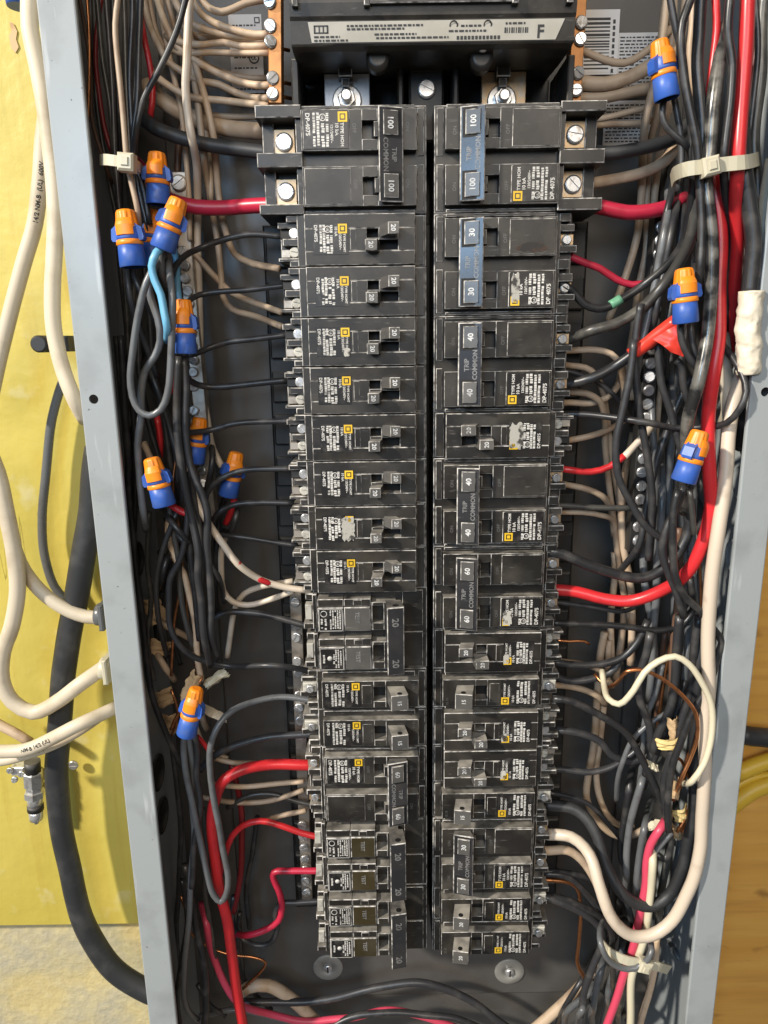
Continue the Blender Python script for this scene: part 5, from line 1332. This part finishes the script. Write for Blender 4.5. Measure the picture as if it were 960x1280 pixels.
def sheet(label, px, py, Y, wpx, hpx, ang, mat, seed, curl=5, name='torn_sheath'):
    """Crumpled, curled scrap of cable sheath with real thickness."""
    c = at(px, py, Y); k = pxmm(px, py, Y); w_, h_ = wpx * k, hpx * k
    n, m_ = 8, 10; rnd = random.Random(seed); V = []
    ca, sa = math.cos(R(ang)), math.sin(R(ang))
    for lay in (0, 1):
        for j in range(m_ + 1):
            for i in range(n + 1):
                u = i / n - .5; v = j / m_ - .5
                e = 1 + .35 * noise.noise(Vector((v * 4, seed, u * 2))) + (.25 * noise.noise(Vector((v * 13, seed + 9, 1))))
                x = u * w_ * e; z = v * h_ + (.18 * h_ * noise.noise(Vector((u * 4, seed + 3, 2))) if j in (0, m_) else 0)
                y = -curl * (math.cos(u * 2.6)) + 1.8 * noise.noise(Vector((u * 3 + seed, v * 4, 0))) + lay * .5
                V.append((x * ca - z * sa, y, x * sa + z * ca))
    q = (n + 1) * (m_ + 1); F = []
    for j in range(m_):
        for i in range(n):
            a = j * (n + 1) + i; F.append((a, a + 1, a + n + 2, a + n + 1)); F.append((q + a + n + 1, q + a + n + 2, q + a + 1, q + a))
    edge = [i for i in range(n + 1)] + [j * (n + 1) + n for j in range(1, m_ + 1)] + [m_ * (n + 1) + i for i in range(n - 1, -1, -1)] + [j * (n + 1) for j in range(m_ - 1, 0, -1)]
    for a, b in zip(edge, edge[1:] + edge[:1]): F.append((a, q + a, q + b, b))
    mb = MB(); mb.add(V, F, 0, False)
    tag(mb.build(name, M[mat], loc=c), label, 'cable sheath', 'torn cable sheaths')
for i, (lab, px, py, Y, a, b, g, mt) in enumerate((
 ('torn brown paper sheath at the left wall, upper', 194, 762, 52, 24, 34, 20, 'paper'),
 ('torn brown paper sheath at the left wall, lower', 198, 806, 56, 30, 20, -20, 'paper'),
 ('split paper sheath behind the lowest left connector', 240, 856, 36, 16, 40, -30, 'paper'),
 ('white sheath scrap pointing up right of the lowest left connector', 272, 846, 44, 12, 34, -55, 'cream'),
 ('white sheath scrap pointing down right of the lowest left connector', 268, 890, 30, 11, 34, 62, 'jacket'),
 ('shaded paper scrap against the left wall', 200, 870, 70, 34, 22, 10, 'paper'),
 ('small shaded paper scrap below it on the left', 214, 902, 66, 18, 26, 0, 'paper'),
 ('upright paper sheath in the right tangle', 840, 908, 18, 12, 30, 10, 'paper'),
 ('yellow torn sheath in the right tangle, upper', 836, 926, 16, 32, 14, 8, 'paper_yellow'),
 ('torn paper sheath beside the copper loop end', 842, 982, 14, 11, 26, 6, 'paper'),
 ('yellow torn sheath in the right tangle, lower', 850, 1014, 22, 20, 18, 20, 'paper_yellow'),
 ('brown paper scrap below the lower yellow sheath', 846, 1036, 30, 18, 18, -10, 'paper'),
 ('white sheath stub among the right wires', 812, 955, 24, 9, 16, 60, 'cream'),
 ('white sheath stub behind the right tangle', 806, 918, 40, 10, 30, 25, 'jacket'),
 ('pale sheath stub above the pink red wire', 818, 1028, 28, 9, 20, -70, 'cream'))):
    sheet(lab, px, py, Y, a, b, g, M and mt, i + 1)

# ------------------------------------------------------------------ hardware on the yellow wall
c = at(41, 962, 84)
cx = thing('coax_connector', 'shiny metal coax connector hanging on the yellow wall', 'coax connector', c)
ax = (at(47, 1034, 84) - at(41, 950, 84)).normalized()
mb = MB()
k = pxmm(41, 990, 84)
mb.lathe([(9 * k, 2 * k), (11.5 * k, 4 * k), (11.5 * k, 22 * k), (9.5 * k, 24 * k), (9.5 * k, 29 * k), (12 * k, 30 * k), (12 * k, 38 * k), (8.5 * k, 40 * k)], axis=ax, n=6, smooth=False)
part(mb, 'hex_body', M['steel'], cx)
mb = MB(); mb.lathe([(9 * k, 38 * k), (9.4 * k, 40 * k), (9.4 * k, 50 * k)], axis=ax, n=20); mb.lathe([(8.6 * k, 56 * k), (8.2 * k, 70 * k), (3 * k, 73 * k), (3 * k, 76 * k)], axis=ax, n=20); part(mb, 'ferrule', M['steel'], cx)
mb = MB(); mb.lathe([(9.8 * k, 49 * k), (9.8 * k, 57 * k)], axis=ax, n=20); mb.lathe([(9.4 * k, -12 * k), (9.4 * k, 4 * k)], axis=ax, n=20); part(mb, 'ring', M['base'], cx)
g = thing('ground_block', 'small metal splice block screwed to the yellow wall', 'splice block', at(24, 962, 90))
mb = MB(); a = at(24, 962, 90)
mb.box(-5, 5, -3, 6, -3.4, 3.4, .8, 0, 0); part(mb, 'block', M['steel'], g)
for dx, dz in ((-4.4, 2), (-2, -5.4), (3.4, -1)):
    mb = screw_mesh(2.4); o = mb.build('screw', M['steel'], g); o.location = Vector((dx, -3.4, dz)) * MM; o.rotation_euler = (0, R(40 + dx * 20), 0)
for (px, py, lab) in ((92, 956, 'bright screw head in the yellow wall right of the black cable'),):
    c = at(px, py, 92); mb = screw_mesh(3.6); tag(mb.build('screw', M['steel'], loc=c), lab, 'screw')
# cable clamp by the flange and box connectors
c = at(62, 430, 78); mb = MB()
mb.lathe([(5, 0), (5, 14), (4, 15)], axis=(0, -1, 0), n=20); mb.box(0, 16, -12, 4, -4.6, 4.6, 1.2, 0, 0)
tag(mb.build('cable_clamp', M['rubber'], loc=c), 'dark grey cable clamp beside the white cable, left', 'cable clamp')
for (px, py, lab) in ((126, 768, 'grey box connector where the upper white cable enters'), (131, 835, 'pale box connector where the lower white cables enter')):
    c = at(px, py, 62); mb = MB(); mb.lathe([(6, -3), (7.2, -2), (7.2, 3), (6, 4)], axis=(1, 0, -.1), n=18); mb.box(1, 4, -8, 8, -8.5, 8.5, .8, 0, 0)
    tag(mb.build('box_connector', M['nylon' if 'pale' in lab else 'grey'], loc=c), lab, 'box connector', 'box connectors')
c = at(24, -2, 58); mb = MB(); mb.lathe([(6.5, -4), (7, 0), (7, 14)], axis=(0, 0, 1), n=18)
tag(mb.build('plug', M['nut_blue'], loc=c), 'blue plug just showing at the top left corner', 'plug')
# flaked hole in the plywood paint
c = at(17, 47, 97.6); mb = MB(); mb.prism([(-2.0, -5.5), (.2, -8), (2.4, -5), (1.4, -1), (2.6, 3), (1.0, 7), (-1.2, 8), (-.6, 3), (-2.4, 1)], -.35, 0)
tag(mb.build('paint_chip', M['paper'], loc=c), 'torn bare chip in the yellow paint, upper left', 'paint chip')
